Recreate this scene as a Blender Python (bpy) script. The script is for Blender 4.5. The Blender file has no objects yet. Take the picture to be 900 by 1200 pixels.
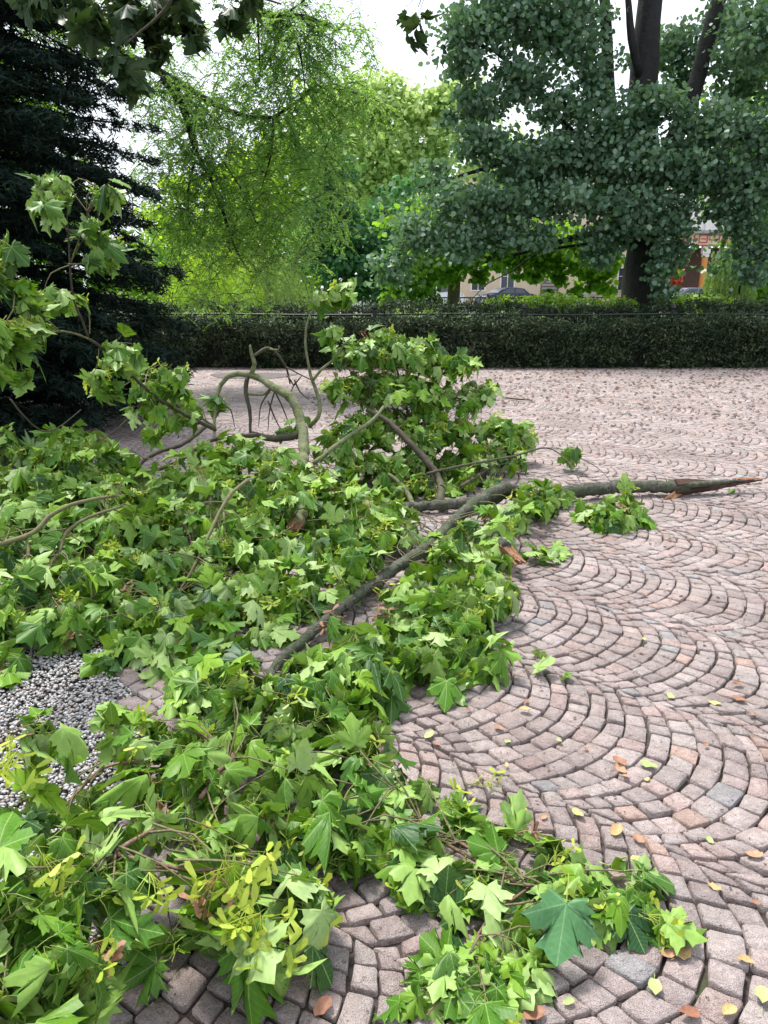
import bpy, math, random
import numpy as np
from mathutils import Vector, Matrix

random.seed(7)
rng = np.random.default_rng(11)
S = bpy.context.scene
COL = S.collection

# ------------------------------------------------------------------ camera
PITCH = math.radians(16.4)
CAMH = 1.55
cam_d = bpy.data.cameras.new("camera")
cam = bpy.data.objects.new("camera", cam_d)
COL.objects.link(cam)
cam.location = (0, 0, CAMH)
cam.rotation_euler = (math.pi / 2 - PITCH, 0, 0)
cam_d.sensor_fit = 'VERTICAL'
cam_d.sensor_height = 24
cam_d.lens = 18
cam_d.clip_start = 0.05
cam_d.clip_end = 900
S.camera = cam

# ------------------------------------------------------------------ sky, sun, exposure
SUN_EL, SUN_AZ = math.radians(64), math.radians(-35)   # azimuth from +Y (ahead), positive to the right
world = bpy.data.worlds.new("World")
S.world = world
world.use_nodes = True
wn, wl = world.node_tree.nodes, world.node_tree.links
bg = wn["Background"]
sky = wn.new("ShaderNodeTexSky")
sky.sky_type = 'NISHITA'
sky.sun_disc = False
sky.sun_elevation = SUN_EL
sky.sun_rotation = SUN_AZ
sky.dust_density = 4
wmul = wn.new("ShaderNodeMixRGB")
wmul.blend_type = 'MIX'
wmul.inputs[0].default_value = 0.9
wmul.inputs[2].default_value = (3.2, 3.4, 3.7, 1)     # even cloud layer over the clear sky
wl.new(sky.outputs[0], wmul.inputs[1])
wl.new(wmul.outputs[0], bg.inputs[0])
bg.inputs[1].default_value = 0.1
sun_d = bpy.data.lights.new("sun", 'SUN')
sun_d.energy = 1.5
sun_d.angle = math.radians(12)
sun_d.color = (1.0, 0.96, 0.9)
sun = bpy.data.objects.new("sun", sun_d)
COL.objects.link(sun)
sd = Vector((math.sin(SUN_AZ) * math.cos(SUN_EL), math.cos(SUN_AZ) * math.cos(SUN_EL), math.sin(SUN_EL)))
sun.rotation_euler = sd.to_track_quat('Z', 'Y').to_euler()
sun.location = sd * 50
S.view_settings.view_transform = 'Standard'
S.view_settings.look = 'None'
S.view_settings.gamma = 1
S.view_settings.exposure = 2.12
S.render.engine = 'CYCLES'
S.cycles.max_bounces = 7
S.cycles.diffuse_bounces = 3
S.cycles.transmission_bounces = 4
S.cycles.glossy_bounces = 2
S.cycles.use_denoising = True

# ------------------------------------------------------------------ survey helpers
CP, SP = math.cos(PITCH), math.sin(PITCH)


def at(px, py, Y):
    """World point seen in direction (px, py) of the 900 x 1200 photograph, Y metres ahead."""
    up, rx = (600 - py) / 900, (px - 450) / 900
    t = Y / (CP + up * SP)
    return Vector((rx * t, Y, CAMH + (up * CP - SP) * t))


def ath(px, py, h=0.0):
    """World point in that direction, h metres above the ground."""
    up, rx = (600 - py) / 900, (px - 450) / 900
    t = (h - CAMH) / (up * CP - SP)
    return Vector((rx * t, (CP + up * SP) * t, h))


def proj(P):
    P = np.asarray(P, dtype=float)
    dz = P[..., 2] - CAMH
    dep = P[..., 1] * CP - dz * SP
    upc = P[..., 1] * SP + dz * CP
    d = np.maximum(dep, 0.05)
    return 450 + 900 * P[..., 0] / d, 600 - 900 * upc / d, dep


# ------------------------------------------------------------------ mesh helpers
def mesh_np(name, verts, faces, attrs=None, smooth=False, uv=None):
    """faces: (n,k) array or list of lists; attrs: {name: per-vertex floats or rgb}; uv per-vertex (n,2)."""
    me = bpy.data.meshes.new(name)
    verts = np.asarray(verts, dtype=np.float32)
    if isinstance(faces, np.ndarray):
        n, k = faces.shape
        me.vertices.add(len(verts))
        me.vertices.foreach_set("co", verts.ravel())
        me.loops.add(n * k)
        me.loops.foreach_set("vertex_index", faces.astype(np.int32).ravel())
        me.polygons.add(n)
        me.polygons.foreach_set("loop_start", np.arange(0, n * k, k, dtype=np.int32))
        me.polygons.foreach_set("loop_total", np.full(n, k, dtype=np.int32))
        me.update(calc_edges=True)
    else:
        me.from_pydata(verts.tolist(), [], faces)
    for an, av in (attrs or {}).items():
        av = np.asarray(av, dtype=np.float32)
        if av.ndim == 1:
            a = me.attributes.new(an, 'FLOAT', 'POINT')
            a.data.foreach_set("value", av)
        else:
            a = me.attributes.new(an, 'FLOAT_COLOR', 'POINT')
            a.data.foreach_set("color", np.c_[av, np.ones(len(av))].astype(np.float32).ravel())
    if uv is not None:
        li = np.zeros(len(me.loops), dtype=np.int32)
        me.loops.foreach_get("vertex_index", li)
        lay = me.uv_layers.new(name="leafuv")
        lay.data.foreach_set("uv", np.asarray(uv, dtype=np.float32)[li].ravel())
    if smooth:
        me.polygons.foreach_set("use_smooth", np.ones(len(me.polygons), dtype=bool))
    me.validate()
    return me


def obj(name, me, mat=None, parent=None, loc=None):
    o = bpy.data.objects.new(name, me)
    COL.objects.link(o)
    if mat is not None and me is not None and not me.materials:
        me.materials.append(mat)
    if parent is not None:
        o.parent = parent
    if loc is not None:
        o.location = loc
    return o


def tag(o, label, cat, group=None):
    o['label'] = label
    o['category'] = cat
    if group:
        o['group'] = group
    return o


def thing(name, label, cat, loc=(0, 0, 0), group=None):
    o = bpy.data.objects.new(name, None)
    COL.objects.link(o)
    o.location = loc
    o.empty_display_size = 0.2
    return tag(o, label, cat, group)


class MB:
    """Collects shapes for one mesh."""
    def __init__(s):
        s.v, s.f = [], []

    def add(s, vs, fs):
        b = len(s.v)
        s.v += [tuple(v) for v in vs]
        s.f += [[b + i for i in f] for f in fs]

    def box(s, x0, y0, z0, x1, y1, z1):
        s.add([(x0, y0, z0), (x1, y0, z0), (x1, y1, z0), (x0, y1, z0), (x0, y0, z1), (x1, y0, z1), (x1, y1, z1), (x0, y1, z1)],
              [(0, 3, 2, 1), (4, 5, 6, 7), (0, 1, 5, 4), (1, 2, 6, 5), (2, 3, 7, 6), (3, 0, 4, 7)])
        return s

    def tube(s, pts, rad, n=6, cap=True, wob=0.0):
        pts = [Vector(p) for p in pts]
        vs, fs = [], []
        ref = Vector((0.3, 0.2, 1)).normalized()
        for i, p in enumerate(pts):
            t = (pts[min(i + 1, len(pts) - 1)] - pts[max(i - 1, 0)]).normalized()
            a = t.cross(ref)
            if a.length < 0.1:
                a = t.cross(Vector((1, 0, 0)))
            a.normalize()
            ref = a.cross(t).normalized()
            b = ref
            for k in range(n):
                ang = 2 * math.pi * k / n
                r = rad[i] * (1 + (random.uniform(-wob, wob) if wob else 0))
                vs.append(p + (a * math.cos(ang) + b * math.sin(ang)) * r)
        for i in range(len(pts) - 1):
            for k in range(n):
                k2 = (k + 1) % n
                fs.append((i * n + k, i * n + k2, (i + 1) * n + k2, (i + 1) * n + k))
        if cap:
            fs.append(tuple(range(n))[::-1])
            fs.append(tuple((len(pts) - 1) * n + k for k in range(n)))
        s.add(vs, fs)
        return s

    def mesh(s, name, smooth=False):
        me = bpy.data.meshes.new(name)
        me.from_pydata(s.v, [], s.f)
        if smooth:
            me.polygons.foreach_set("use_smooth", np.ones(len(me.polygons), dtype=bool))
        me.update()
        return me

    def build(s, name, mat, parent=None, smooth=False):
        return obj(name, s.mesh(name, smooth), mat, parent)


def spline(pts, rad, step=0.05):
    """Catmull-Rom through pts, resampled."""
    P = [Vector(p) for p in pts]
    P = [P[0] * 2 - P[1]] + P + [P[-1] * 2 - P[-2]]
    R = [rad[0]] + list(rad) + [rad[-1]]
    op, orr = [], []
    for i in range(1, len(P) - 2):
        n = max(2, int((P[i + 1] - P[i]).length / step))
        for k in range(n):
            t = k / n
            a, b, c, d = P[i - 1], P[i], P[i + 1], P[i + 2]
            op.append(0.5 * ((2 * b) + (c - a) * t + (2 * a - 5 * b + 4 * c - d) * t * t + (3 * b - a - 3 * c + d) * t ** 3))
            orr.append(R[i] * (1 - t) + R[i + 1] * t)
    op.append(P[-2])
    orr.append(R[-2])
    return op, orr


# ------------------------------------------------------------------ materials
def nt(name):
    m = bpy.data.materials.new(name)
    m.use_nodes = True
    n, l = m.node_tree.nodes, m.node_tree.links
    return m, n, l, n["Principled BSDF"], n["Material Output"]


def noise(n, l, scale, detail=4, vec=None, rough=0.6):
    t = n.new("ShaderNodeTexNoise")
    t.inputs["Scale"].default_value = scale
    t.inputs["Detail"].default_value = detail
    t.inputs["Roughness"].default_value = rough
    if vec is None:
        g = n.new("ShaderNodeNewGeometry")
        vec = g.outputs["Position"]
    l.new(vec, t.inputs["Vector"])
    return t.outputs["Fac"]


def ramp(n, l, fac, stops, interp='LINEAR'):
    r = n.new("ShaderNodeValToRGB")
    r.color_ramp.interpolation = interp
    e = r.color_ramp.elements
    while len(e) > 1:
        e.remove(e[0])
    e[0].position, e[0].color = stops[0][0], (*stops[0][1], 1)
    for p, c in stops[1:]:
        x = e.new(p)
        x.color = (*c, 1)
    l.new(fac, r.inputs[0])
    return r.outputs[0]


def mix(n, l, fac, a, b, mode='MIX'):
    m = n.new("ShaderNodeMixRGB")
    m.blend_type = mode
    for i, v in ((0, fac), (1, a), (2, b)):
        if hasattr(v, "links"):
            l.new(v, m.inputs[i])
        elif i == 0:
            m.inputs[0].default_value = v
        else:
            m.inputs[i].default_value = (*v, 1)
    return m.outputs[0]


def math_(n, l, op, a, b=None, c=None):
    m = n.new("ShaderNodeMath")
    m.operation = op
    for i, v in enumerate((a, b, c)):
        if v is None:
            continue
        if hasattr(v, "links"):
            l.new(v, m.inputs[i])
        else:
            m.inputs[i].default_value = v
    return m.outputs[0]


def bump(n, l, bs, h, strength=0.4, dist=0.01):
    b = n.new("ShaderNodeBump")
    b.inputs["Strength"].default_value = strength
    b.inputs["Distance"].default_value = dist
    l.new(h, b.inputs["Height"])
    l.new(b.outputs[0], bs.inputs["Normal"])


def attr(n, name, out="Fac"):
    a = n.new("ShaderNodeAttribute")
    a.attribute_name = name
    return a.outputs[out]


def plain(name, c, rough=0.6, metal=0.0, var=0.12, scale=3.0, bmp=0.0):
    m, n, l, bs, o = nt(name)
    f = noise(n, l, scale, 5)
    l.new(ramp(n, l, f, [(0.3, tuple(x * (1 - var) for x in c)), (0.7, tuple(min(1, x * (1 + var)) for x in c))]), bs.inputs["Base Color"])
    bs.inputs["Roughness"].default_value = rough
    bs.inputs["Metallic"].default_value = metal
    if bmp:
        bump(n, l, bs, noise(n, l, scale * 12, 4), bmp, 0.01)
    return m


def bark(name, c1, c2, c3, scale=14, bs_=0.7, dist=0.012):
    m, n, l, bs, o = nt(name)
    f = noise(n, l, scale, 8, rough=0.7)
    f2 = noise(n, l, scale * 0.3, 4)
    f3 = noise(n, l, scale * 4, 3)
    a = ramp(n, l, f, [(0.35, c1), (0.55, c2)])
    b = mix(n, l, ramp(n, l, f2, [(0.42, (0, 0, 0)), (0.6, (1, 1, 1))]), a, c3)
    b = mix(n, l, 0.5, b, ramp(n, l, f3, [(0.35, (0.35, 0.35, 0.35)), (0.65, (1, 1, 1))]), 'MULTIPLY')
    l.new(b, bs.inputs["Base Color"])
    bs.inputs["Roughness"].default_value = 0.85
    bump(n, l, bs, f, bs_, dist)
    return m


M_bark_big = bark("lichened_bark", (0.015, 0.014, 0.011), (0.15, 0.15, 0.115), (0.065, 0.085, 0.04), 30, 1.0, 0.03)
M_bark_green = bark("green_bark", (0.05, 0.06, 0.02), (0.15, 0.18, 0.06), (0.20, 0.21, 0.12), 34, 0.8, 0.012)
M_bark_dark = bark("dark_twig_bark", (0.025, 0.018, 0.014), (0.08, 0.06, 0.045), (0.07, 0.07, 0.035), 30, 0.5, 0.006)
M_bark_twig = bark("twig_bark", (0.08, 0.055, 0.03), (0.19, 0.15, 0.085), (0.15, 0.15, 0.06), 40, 0.3, 0.003)
M_bark_red = bark("reddish_twig_bark", (0.12, 0.06, 0.04), (0.26, 0.16, 0.11), (0.17, 0.10, 0.06), 40, 0.3, 0.003)
M_bark_tree = bark("tree_bark", (0.005, 0.005, 0.005), (0.018, 0.017, 0.018), (0.014, 0.015, 0.012), 5, 1.0, 0.05)
M_bark_brown = bark("brown_tree_bark", (0.07, 0.055, 0.04), (0.17, 0.14, 0.10), (0.12, 0.11, 0.08), 6, 0.8, 0.03)
M_wood = bark("torn_wood", (0.13, 0.045, 0.02), (0.38, 0.20, 0.10), (0.30, 0.14, 0.07), 40, 0.9, 0.01)
M_wood_dark = bark("dark_torn_wood", (0.025, 0.012, 0.009), (0.11, 0.05, 0.033), (0.06, 0.03, 0.02), 40, 0.9, 0.01)


def maple_leaf_mat(name, tops, unders, trans=0.16, trans_c=(0.30, 0.52, 0.02), veinc=(0.30, 0.42, 0.14)):
    m, n, l, bs, out = nt(name)
    oi = n.new("ShaderNodeObjectInfo")
    r = math_(n, l, 'FRACT', math_(n, l, 'ADD', oi.outputs["Random"], attr(n, "tint")))
    k = len(tops) - 1
    top = ramp(n, l, r, [(i / k, c) for i, c in enumerate(tops)])
    k = len(unders) - 1
    und = ramp(n, l, math_(n, l, 'FRACT', math_(n, l, 'MULTIPLY', r, 7.3)), [(i / k, c) for i, c in enumerate(unders)])
    g = n.new("ShaderNodeNewGeometry")
    base = mix(n, l, g.outputs["Backfacing"], top, und)
    uv = n.new("ShaderNodeUVMap")
    uv.uv_map = "leafuv"
    sep = n.new("ShaderNodeSeparateXYZ")
    l.new(uv.outputs[0], sep.inputs[0])
    x, y = sep.outputs[0], sep.outputs[1]
    ax = math_(n, l, 'ABSOLUTE', x)
    ang = math_(n, l, 'ARCTAN2', ax, y)
    rad = math_(n, l, 'SQRT', math_(n, l, 'ADD', math_(n, l, 'MULTIPLY', x, x), math_(n, l, 'MULTIPLY', y, y)))
    d = None
    for a0 in (0.0, 1.08, 1.95):
        q = math_(n, l, 'ABSOLUTE', math_(n, l, 'SUBTRACT', ang, a0))
        d = q if d is None else math_(n, l, 'MINIMUM', d, q)
    dist = math_(n, l, 'MULTIPLY', math_(n, l, 'SINE', math_(n, l, 'MINIMUM', d, 1.5)), rad)
    vein = ramp(n, l, dist, [(0.004, (1, 1, 1)), (0.016, (0, 0, 0))])
    # side veins slanting off the five main veins
    w = math_(n, l, 'PINGPONG', math_(n, l, 'SUBTRACT', rad, math_(n, l, 'MULTIPLY', dist, 0.7)), 0.05)
    side = ramp(n, l, w, [(0.0, (0.45, 0.45, 0.45)), (0.008, (0, 0, 0))])
    vm = mix(n, l, 1.0, vein, side, 'ADD')
    col = mix(n, l, math_(n, l, 'MULTIPLY', vm, 0.6), base, veinc)
    spot = ramp(n, l, noise(n, l, 90, 2), [(0.70, (0, 0, 0)), (0.74, (0.7, 0.7, 0.7))])
    col = mix(n, l, spot, col, (0.10, 0.06, 0.025))
    mott = noise(n, l, 55, 4)
    col = mix(n, l, 0.45, col, ramp(n, l, mott, [(0.3, (0.55, 0.6, 0.5)), (0.7, (1.15, 1.1, 1.1))]), 'MULTIPLY')
    stem = ramp(n, l, y, [(0.0, (0, 0, 0)), (0.999, (0, 0, 0)), (1.0, (1, 1, 1))])   # petiole vertices carry uv y = 5
    col = mix(n, l, stem, col, (0.26, 0.33, 0.08))
    l.new(col, bs.inputs["Base Color"])
    bs.inputs["Roughness"].default_value = 0.45
    bs.inputs["Specular IOR Level"].default_value = 0.25
    bump(n, l, bs, vm, -0.35, 0.003)
    tr = n.new("ShaderNodeBsdfTranslucent")
    l.new(mix(n, l, 0.6, col, trans_c), tr.inputs[0])
    ms = n.new("ShaderNodeMixShader")
    ms.inputs[0].default_value = trans
    l.new(bs.outputs[0], ms.inputs[1])
    l.new(tr.outputs[0], ms.inputs[2])
    l.new(ms.outputs[0], out.inputs[0])
    return m


M_leaf = maple_leaf_mat("maple_leaf",
                        [(0.028, 0.095, 0.010), (0.075, 0.20, 0.010), (0.016, 0.065, 0.020), (0.14, 0.29, 0.012), (0.045, 0.14, 0.010), (0.20, 0.36, 0.016)],
                        [(0.25, 0.39, 0.10), (0.17, 0.33, 0.035), (0.36, 0.48, 0.21), (0.21, 0.37, 0.055), (0.29, 0.43, 0.13)])
M_leaf_dark = maple_leaf_mat("shaded_maple_leaf", [(0.02, 0.05, 0.015), (0.03, 0.07, 0.02)], [(0.03, 0.06, 0.02), (0.05, 0.09, 0.03)], 0.2, (0.06, 0.12, 0.01), (0.05, 0.08, 0.03))  # darker leaf copy: the silhouette's shade is put into its colours


def foliage_mat(name, stops, trans=0.3, trans_c=(0.15, 0.3, 0.03), rough=0.5, scale=0.7, spec=0.4):
    m, n, l, bs, out = nt(name)
    t = attr(n, "tint")
    f = noise(n, l, scale, 3)
    r = math_(n, l, 'ADD', math_(n, l, 'MULTIPLY', t, 0.6), math_(n, l, 'MULTIPLY', math_(n, l, 'SUBTRACT', f, 0.3), 1.0))
    k = len(stops) - 1
    col = ramp(n, l, r, [(i / k, c) for i, c in enumerate(stops)])
    l.new(col, bs.inputs["Base Color"])
    bs.inputs["Roughness"].default_value = rough
    bs.inputs["Specular IOR Level"].default_value = spec
    tr = n.new("ShaderNodeBsdfTranslucent")
    l.new(mix(n, l, 0.6, col, trans_c), tr.inputs[0])
    ms = n.new("ShaderNodeMixShader")
    ms.inputs[0].default_value = trans
    l.new(bs.outputs[0], ms.inputs[1])
    l.new(tr.outputs[0], ms.inputs[2])
    l.new(ms.outputs[0], out.inputs[0])
    return m


M_linden = foliage_mat("broad_tree_leaf", [(0.026, 0.066, 0.040), (0.10, 0.19, 0.115), (0.30, 0.42, 0.30)], 0.3, (0.25, 0.48, 0.08), 0.4, 1.3)  # pale bluish stops carry the haze veil over this tree
M_lowgreen = foliage_mat("low_bough_leaf", [(0.04, 0.12, 0.015), (0.10, 0.24, 0.025), (0.22, 0.38, 0.04)], 0.5, (0.4, 0.7, 0.04))
M_midtree = foliage_mat("pale_tree_leaf", [(0.12, 0.26, 0.06), (0.36, 0.52, 0.17), (0.60, 0.70, 0.32)], 0.5, (0.7, 0.85, 0.3))
M_bluetree = foliage_mat("dark_tree_leaf", [(0.025, 0.08, 0.04), (0.05, 0.15, 0.07), (0.12, 0.26, 0.12)], 0.35, (0.2, 0.5, 0.1))
M_locust = foliage_mat("feathery_leaf", [(0.045, 0.14, 0.05), (0.12, 0.27, 0.07), (0.27, 0.43, 0.08)], 0.5, (0.45, 0.75, 0.08))
M_yellowgreen = foliage_mat("yellow_green_leaf", [(0.13, 0.30, 0.02), (0.30, 0.50, 0.04), (0.50, 0.64, 0.06)], 0.55, (0.6, 0.8, 0.05))
M_willow = foliage_mat("willow_leaf", [(0.10, 0.18, 0.04), (0.20, 0.30, 0.09), (0.32, 0.42, 0.16)], 0.4, (0.35, 0.5, 0.1))
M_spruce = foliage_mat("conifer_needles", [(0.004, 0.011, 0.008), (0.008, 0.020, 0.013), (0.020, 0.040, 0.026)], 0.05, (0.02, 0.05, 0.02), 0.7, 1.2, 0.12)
M_yew = foliage_mat("yew_needles", [(0.009, 0.022, 0.010), (0.030, 0.055, 0.024), (0.16, 0.20, 0.10)], 0.1, (0.04, 0.08, 0.02), 0.6, 2.5, 0.3)  # palest stop paints highlights onto scattered sprigs
M_yewcore = plain("hedge_shaded_twigs", (0.012, 0.012, 0.008), 0.9, var=0.4, scale=8)  # twig mass as solid core, interior shade put into its near-black colour
M_shrub = foliage_mat("bright_shrub_leaf", [(0.07, 0.18, 0.02), (0.16, 0.32, 0.03), (0.28, 0.42, 0.05)], 0.4, (0.4, 0.6, 0.04))
M_redleaf = foliage_mat("red_leaf", [(0.35, 0.03, 0.02), (0.6, 0.08, 0.04), (0.7, 0.2, 0.1)], 0.2, (0.6, 0.1, 0.05))
M_seed = foliage_mat("winged_seed", [(0.24, 0.36, 0.03), (0.36, 0.46, 0.05), (0.45, 0.46, 0.08)], 0.3, (0.55, 0.65, 0.05), 0.5, 9)


def dry_mat(name, c1, c2):
    m, n, l, bs, o = nt(name)
    oi = n.new("ShaderNodeObjectInfo")
    r = math_(n, l, 'FRACT', math_(n, l, 'ADD', oi.outputs["Random"], attr(n, "tint")))
    c = mix(n, l, r, c1, c2)
    c = mix(n, l, 0.5, c, ramp(n, l, noise(n, l, 130, 4), [(0.35, (0.5, 0.5, 0.5)), (0.6, (1.1, 1.1, 1.1))]), 'MULTIPLY')
    l.new(c, bs.inputs["Base Color"])
    bs.inputs["Roughness"].default_value = 0.6
    return m


M_dry = dry_mat("dry_brown_leaf", (0.24, 0.10, 0.055), (0.36, 0.21, 0.12))
M_yellow = dry_mat("yellow_leaf", (0.36, 0.34, 0.13), (0.40, 0.26, 0.11))
M_palegreen = dry_mat("pale_green_leaf", (0.28, 0.36, 0.12), (0.36, 0.40, 0.16))
M_litter = dry_mat("dark_leaf_litter", (0.03, 0.022, 0.016), (0.13, 0.075, 0.045))

# granite setts: pinkish grey with speckle
M_stone, n, l, bs, o = nt("granite_sett")
base = attr(n, "stone", "Color")
sp = ramp(n, l, noise(n, l, 420, 2), [(0.36, (0.45, 0.42, 0.42)), (0.5, (1, 1, 1)), (0.66, (1.35, 1.3, 1.28))])
bl = ramp(n, l, noise(n, l, 28, 5), [(0.3, (0.74, 0.70, 0.68)), (0.65, (1.1, 1.1, 1.1))])
c = mix(n, l, 0.8, base, sp, 'MULTIPLY')
c = mix(n, l, 0.9, c, bl, 'MULTIPLY')
big = ramp(n, l, noise(n, l, 1.6, 7), [(0.32, (0.70, 0.67, 0.65)), (0.55, (1.0, 1.0, 1.0)), (0.7, (1.08, 1.08, 1.08))])
spk = ramp(n, l, noise(n, l, 38, 3), [(0.27, (0.42, 0.38, 0.35)), (0.34, (1, 1, 1))])
c = mix(n, l, 0.8, c, spk, 'MULTIPLY')
c = mix(n, l, 0.9, c, big, 'MULTIPLY')
l.new(c, bs.inputs["Base Color"])
l.new(ramp(n, l, noise(n, l, 3, 4), [(0.3, (0.5, 0.5, 0.5)), (0.7, (0.8, 0.8, 0.8))]), bs.inputs["Roughness"])
hsum = math_(n, l, 'ADD', math_(n, l, 'MULTIPLY', noise(n, l, 60, 6), 1.0), math_(n, l, 'MULTIPLY', noise(n, l, 350, 2), 0.35))
bump(n, l, bs, hsum, 1.0, 0.018)

M_joint, n, l, bs, o = nt("joint_dirt")
c = ramp(n, l, noise(n, l, 60, 6), [(0.3, (0.022, 0.016, 0.014)), (0.7, (0.09, 0.066, 0.058))])
moss = ramp(n, l, noise(n, l, 2.2, 5), [(0.56, (0, 0, 0)), (0.68, (0.8, 0.8, 0.8))])
c = mix(n, l, moss, c, (0.045, 0.07, 0.018))
l.new(c, bs.inputs["Base Color"])
bs.inputs["Roughness"].default_value = 0.9
bump(n, l, bs, noise(n, l, 200, 4), 0.8, 0.01)

M_soil = plain("dark_soil", (0.03, 0.021, 0.016), 0.95, var=0.5, scale=25, bmp=0.8)
M_grass = plain("grass_ground", (0.09, 0.17, 0.03), 0.9, var=0.4, scale=6, bmp=0.5)
M_asphalt = plain("asphalt", (0.06, 0.06, 0.062), 0.85, var=0.2, scale=8, bmp=0.3)
M_pave = plain("pavement_slab", (0.26, 0.25, 0.24), 0.8, var=0.12, scale=2, bmp=0.2)
M_gravel, n, l, bs, o = nt("grey_gravel")
l.new(mix(n, l, 0.5, attr(n, "stone", "Color"), ramp(n, l, noise(n, l, 300, 3), [(0.35, (0.6, 0.6, 0.6)), (0.6, (1.2, 1.2, 1.2))]), 'MULTIPLY'), bs.inputs["Base Color"])
bs.inputs["Roughness"].default_value = 0.75
M_black = plain("black_iron", (0.018, 0.018, 0.02), 0.5, 0.2, var=0.2)
M_cream = plain("cream_render", (0.62, 0.50, 0.36), 0.9, var=0.05, scale=1.2)
M_white = plain("white_render", (0.74, 0.70, 0.68), 0.85, var=0.04)
M_orange = plain("orange_paint", (0.62, 0.26, 0.06), 0.7, var=0.08)
M_redp = plain("red_paint", (0.55, 0.035, 0.04), 0.6, var=0.05)
M_grey = plain("grey_trim", (0.30, 0.30, 0.31), 0.7, var=0.06)
M_brown = plain("brown_door_paint", (0.22, 0.13, 0.10), 0.6, var=0.1)
M_roof = plain("brown_roof_tiles", (0.20, 0.10, 0.07), 0.85, var=0.25, scale=5)
M_recess = plain("dark_brown_wall", (0.14, 0.08, 0.06), 0.8, var=0.1)
M_glass = plain("window_glass", (0.05, 0.06, 0.07), 0.12, var=0.1)
M_navy = plain("dark_blue_car_paint", (0.02, 0.028, 0.06), 0.22, 0.3, var=0.03)
M_wcar = plain("white_car_paint", (0.72, 0.73, 0.75), 0.25, var=0.02)
M_gcar = plain("grey_car_paint", (0.16, 0.18, 0.22), 0.25, 0.3, var=0.03)
M_rcar = plain("red_car_paint", (0.40, 0.03, 0.02), 0.25, var=0.03)
M_tyre = plain("tyre_rubber", (0.02, 0.02, 0.02), 0.85)
M_rim = plain("wheel_rim", (0.45, 0.45, 0.47), 0.35, 0.8)
M_lamp = plain("headlight_glass", (0.7, 0.72, 0.75), 0.15)
M_tail = plain("tail_light_glass", (0.4, 0.02, 0.02), 0.2)
M_water, n, l, bs, o = nt("puddle_water")
bs.inputs["Base Color"].default_value = (0.30, 0.27, 0.27, 1)
bs.inputs["Roughness"].default_value = 0.12
bump(n, l, bs, noise(n, l, 12, 2), 0.1, 0.004)


# ------------------------------------------------------------------ the setting: ground
def gx(y):
    """Left edge of the cobbles: gravel and planting bed lie left of it."""
    return float(np.interp(y, [0.3, 1.5, 2.4, 3.2, 5, 7, 10, 16], [-0.62, -0.76, -0.90, -1.25, -2.2, -3.0, -3.9, -5.5]))


mb = MB()
mb.add([(-400, -40, -0.06), (400, -40, -0.06), (400, 700, -0.06), (-400, 700, -0.06)], [(0, 1, 2, 3)])
g = mb.build("ground", M_soil)
g['kind'] = 'structure'

ys = np.linspace(-1.0, 15.6, 40)
vs = [(gx(y) - 0.02, y, -0.016) for y in ys] + [(16, y, -0.016) for y in ys]
fs = [(i, 40 + i, 41 + i, i + 1) for i in range(39)]
pave = obj("cobbled_square", mesh_np("cobbled_square", vs, fs), M_joint)
pave['kind'] = 'structure'

vs = [(-12, y, -0.03) for y in ys] + [(gx(y) + 0.0, y, -0.03) for y in ys]
bed = obj("gravel_bed", mesh_np("gravel_bed", vs, fs), M_soil)
bed['kind'] = 'structure'

mb = MB()
mb.add([(-60, 15.6, -0.03), (60, 15.6, -0.03), (60, 44, -0.03), (-60, 44, -0.03)], [(0, 1, 2, 3)])
g = mb.build("lawn", M_grass)
g['kind'] = 'structure'
mb = MB()
mb.box(-60, 44, -0.05, 60, 47, 0.08)
g = mb.build("pavement", M_pave)
g['kind'] = 'structure'
mb = MB()
mb.add([(-60, 47, -0.03), (60, 47, -0.03), (60, 66, -0.03), (-60, 66, -0.03)], [(0, 1, 2, 3)])
g = mb.build("road", M_asphalt)
g['kind'] = 'structure'
mb = MB()
mb.box(-60, 66, -0.05, 60, 70, 0.09)
g = mb.build("pavement", M_pave)
g['kind'] = 'structure'

# ------------------------------------------------------------------ maple leaves
HALF = [(0.0, 0.0), (0.11, -0.09), (0.34, -0.17), (0.34, -0.05), (0.47, -0.01), (0.37, 0.10), (0.49, 0.13), (0.53, 0.22), (0.68, 0.31),
        (0.53, 0.37), (0.52, 0.49), (0.39, 0.48), (0.28, 0.45), (0.28, 0.56), (0.39, 0.66), (0.24, 0.69), (0.15, 0.80), (0.0, 1.0)]
HALF_LO = [(0.0, 0.0), (0.34, -0.17), (0.37, 0.08), (0.51, 0.18), (0.68, 0.31), (0.50, 0.48), (0.27, 0.45), (0.38, 0.66), (0.16, 0.77), (0.0, 1.0)]


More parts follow.
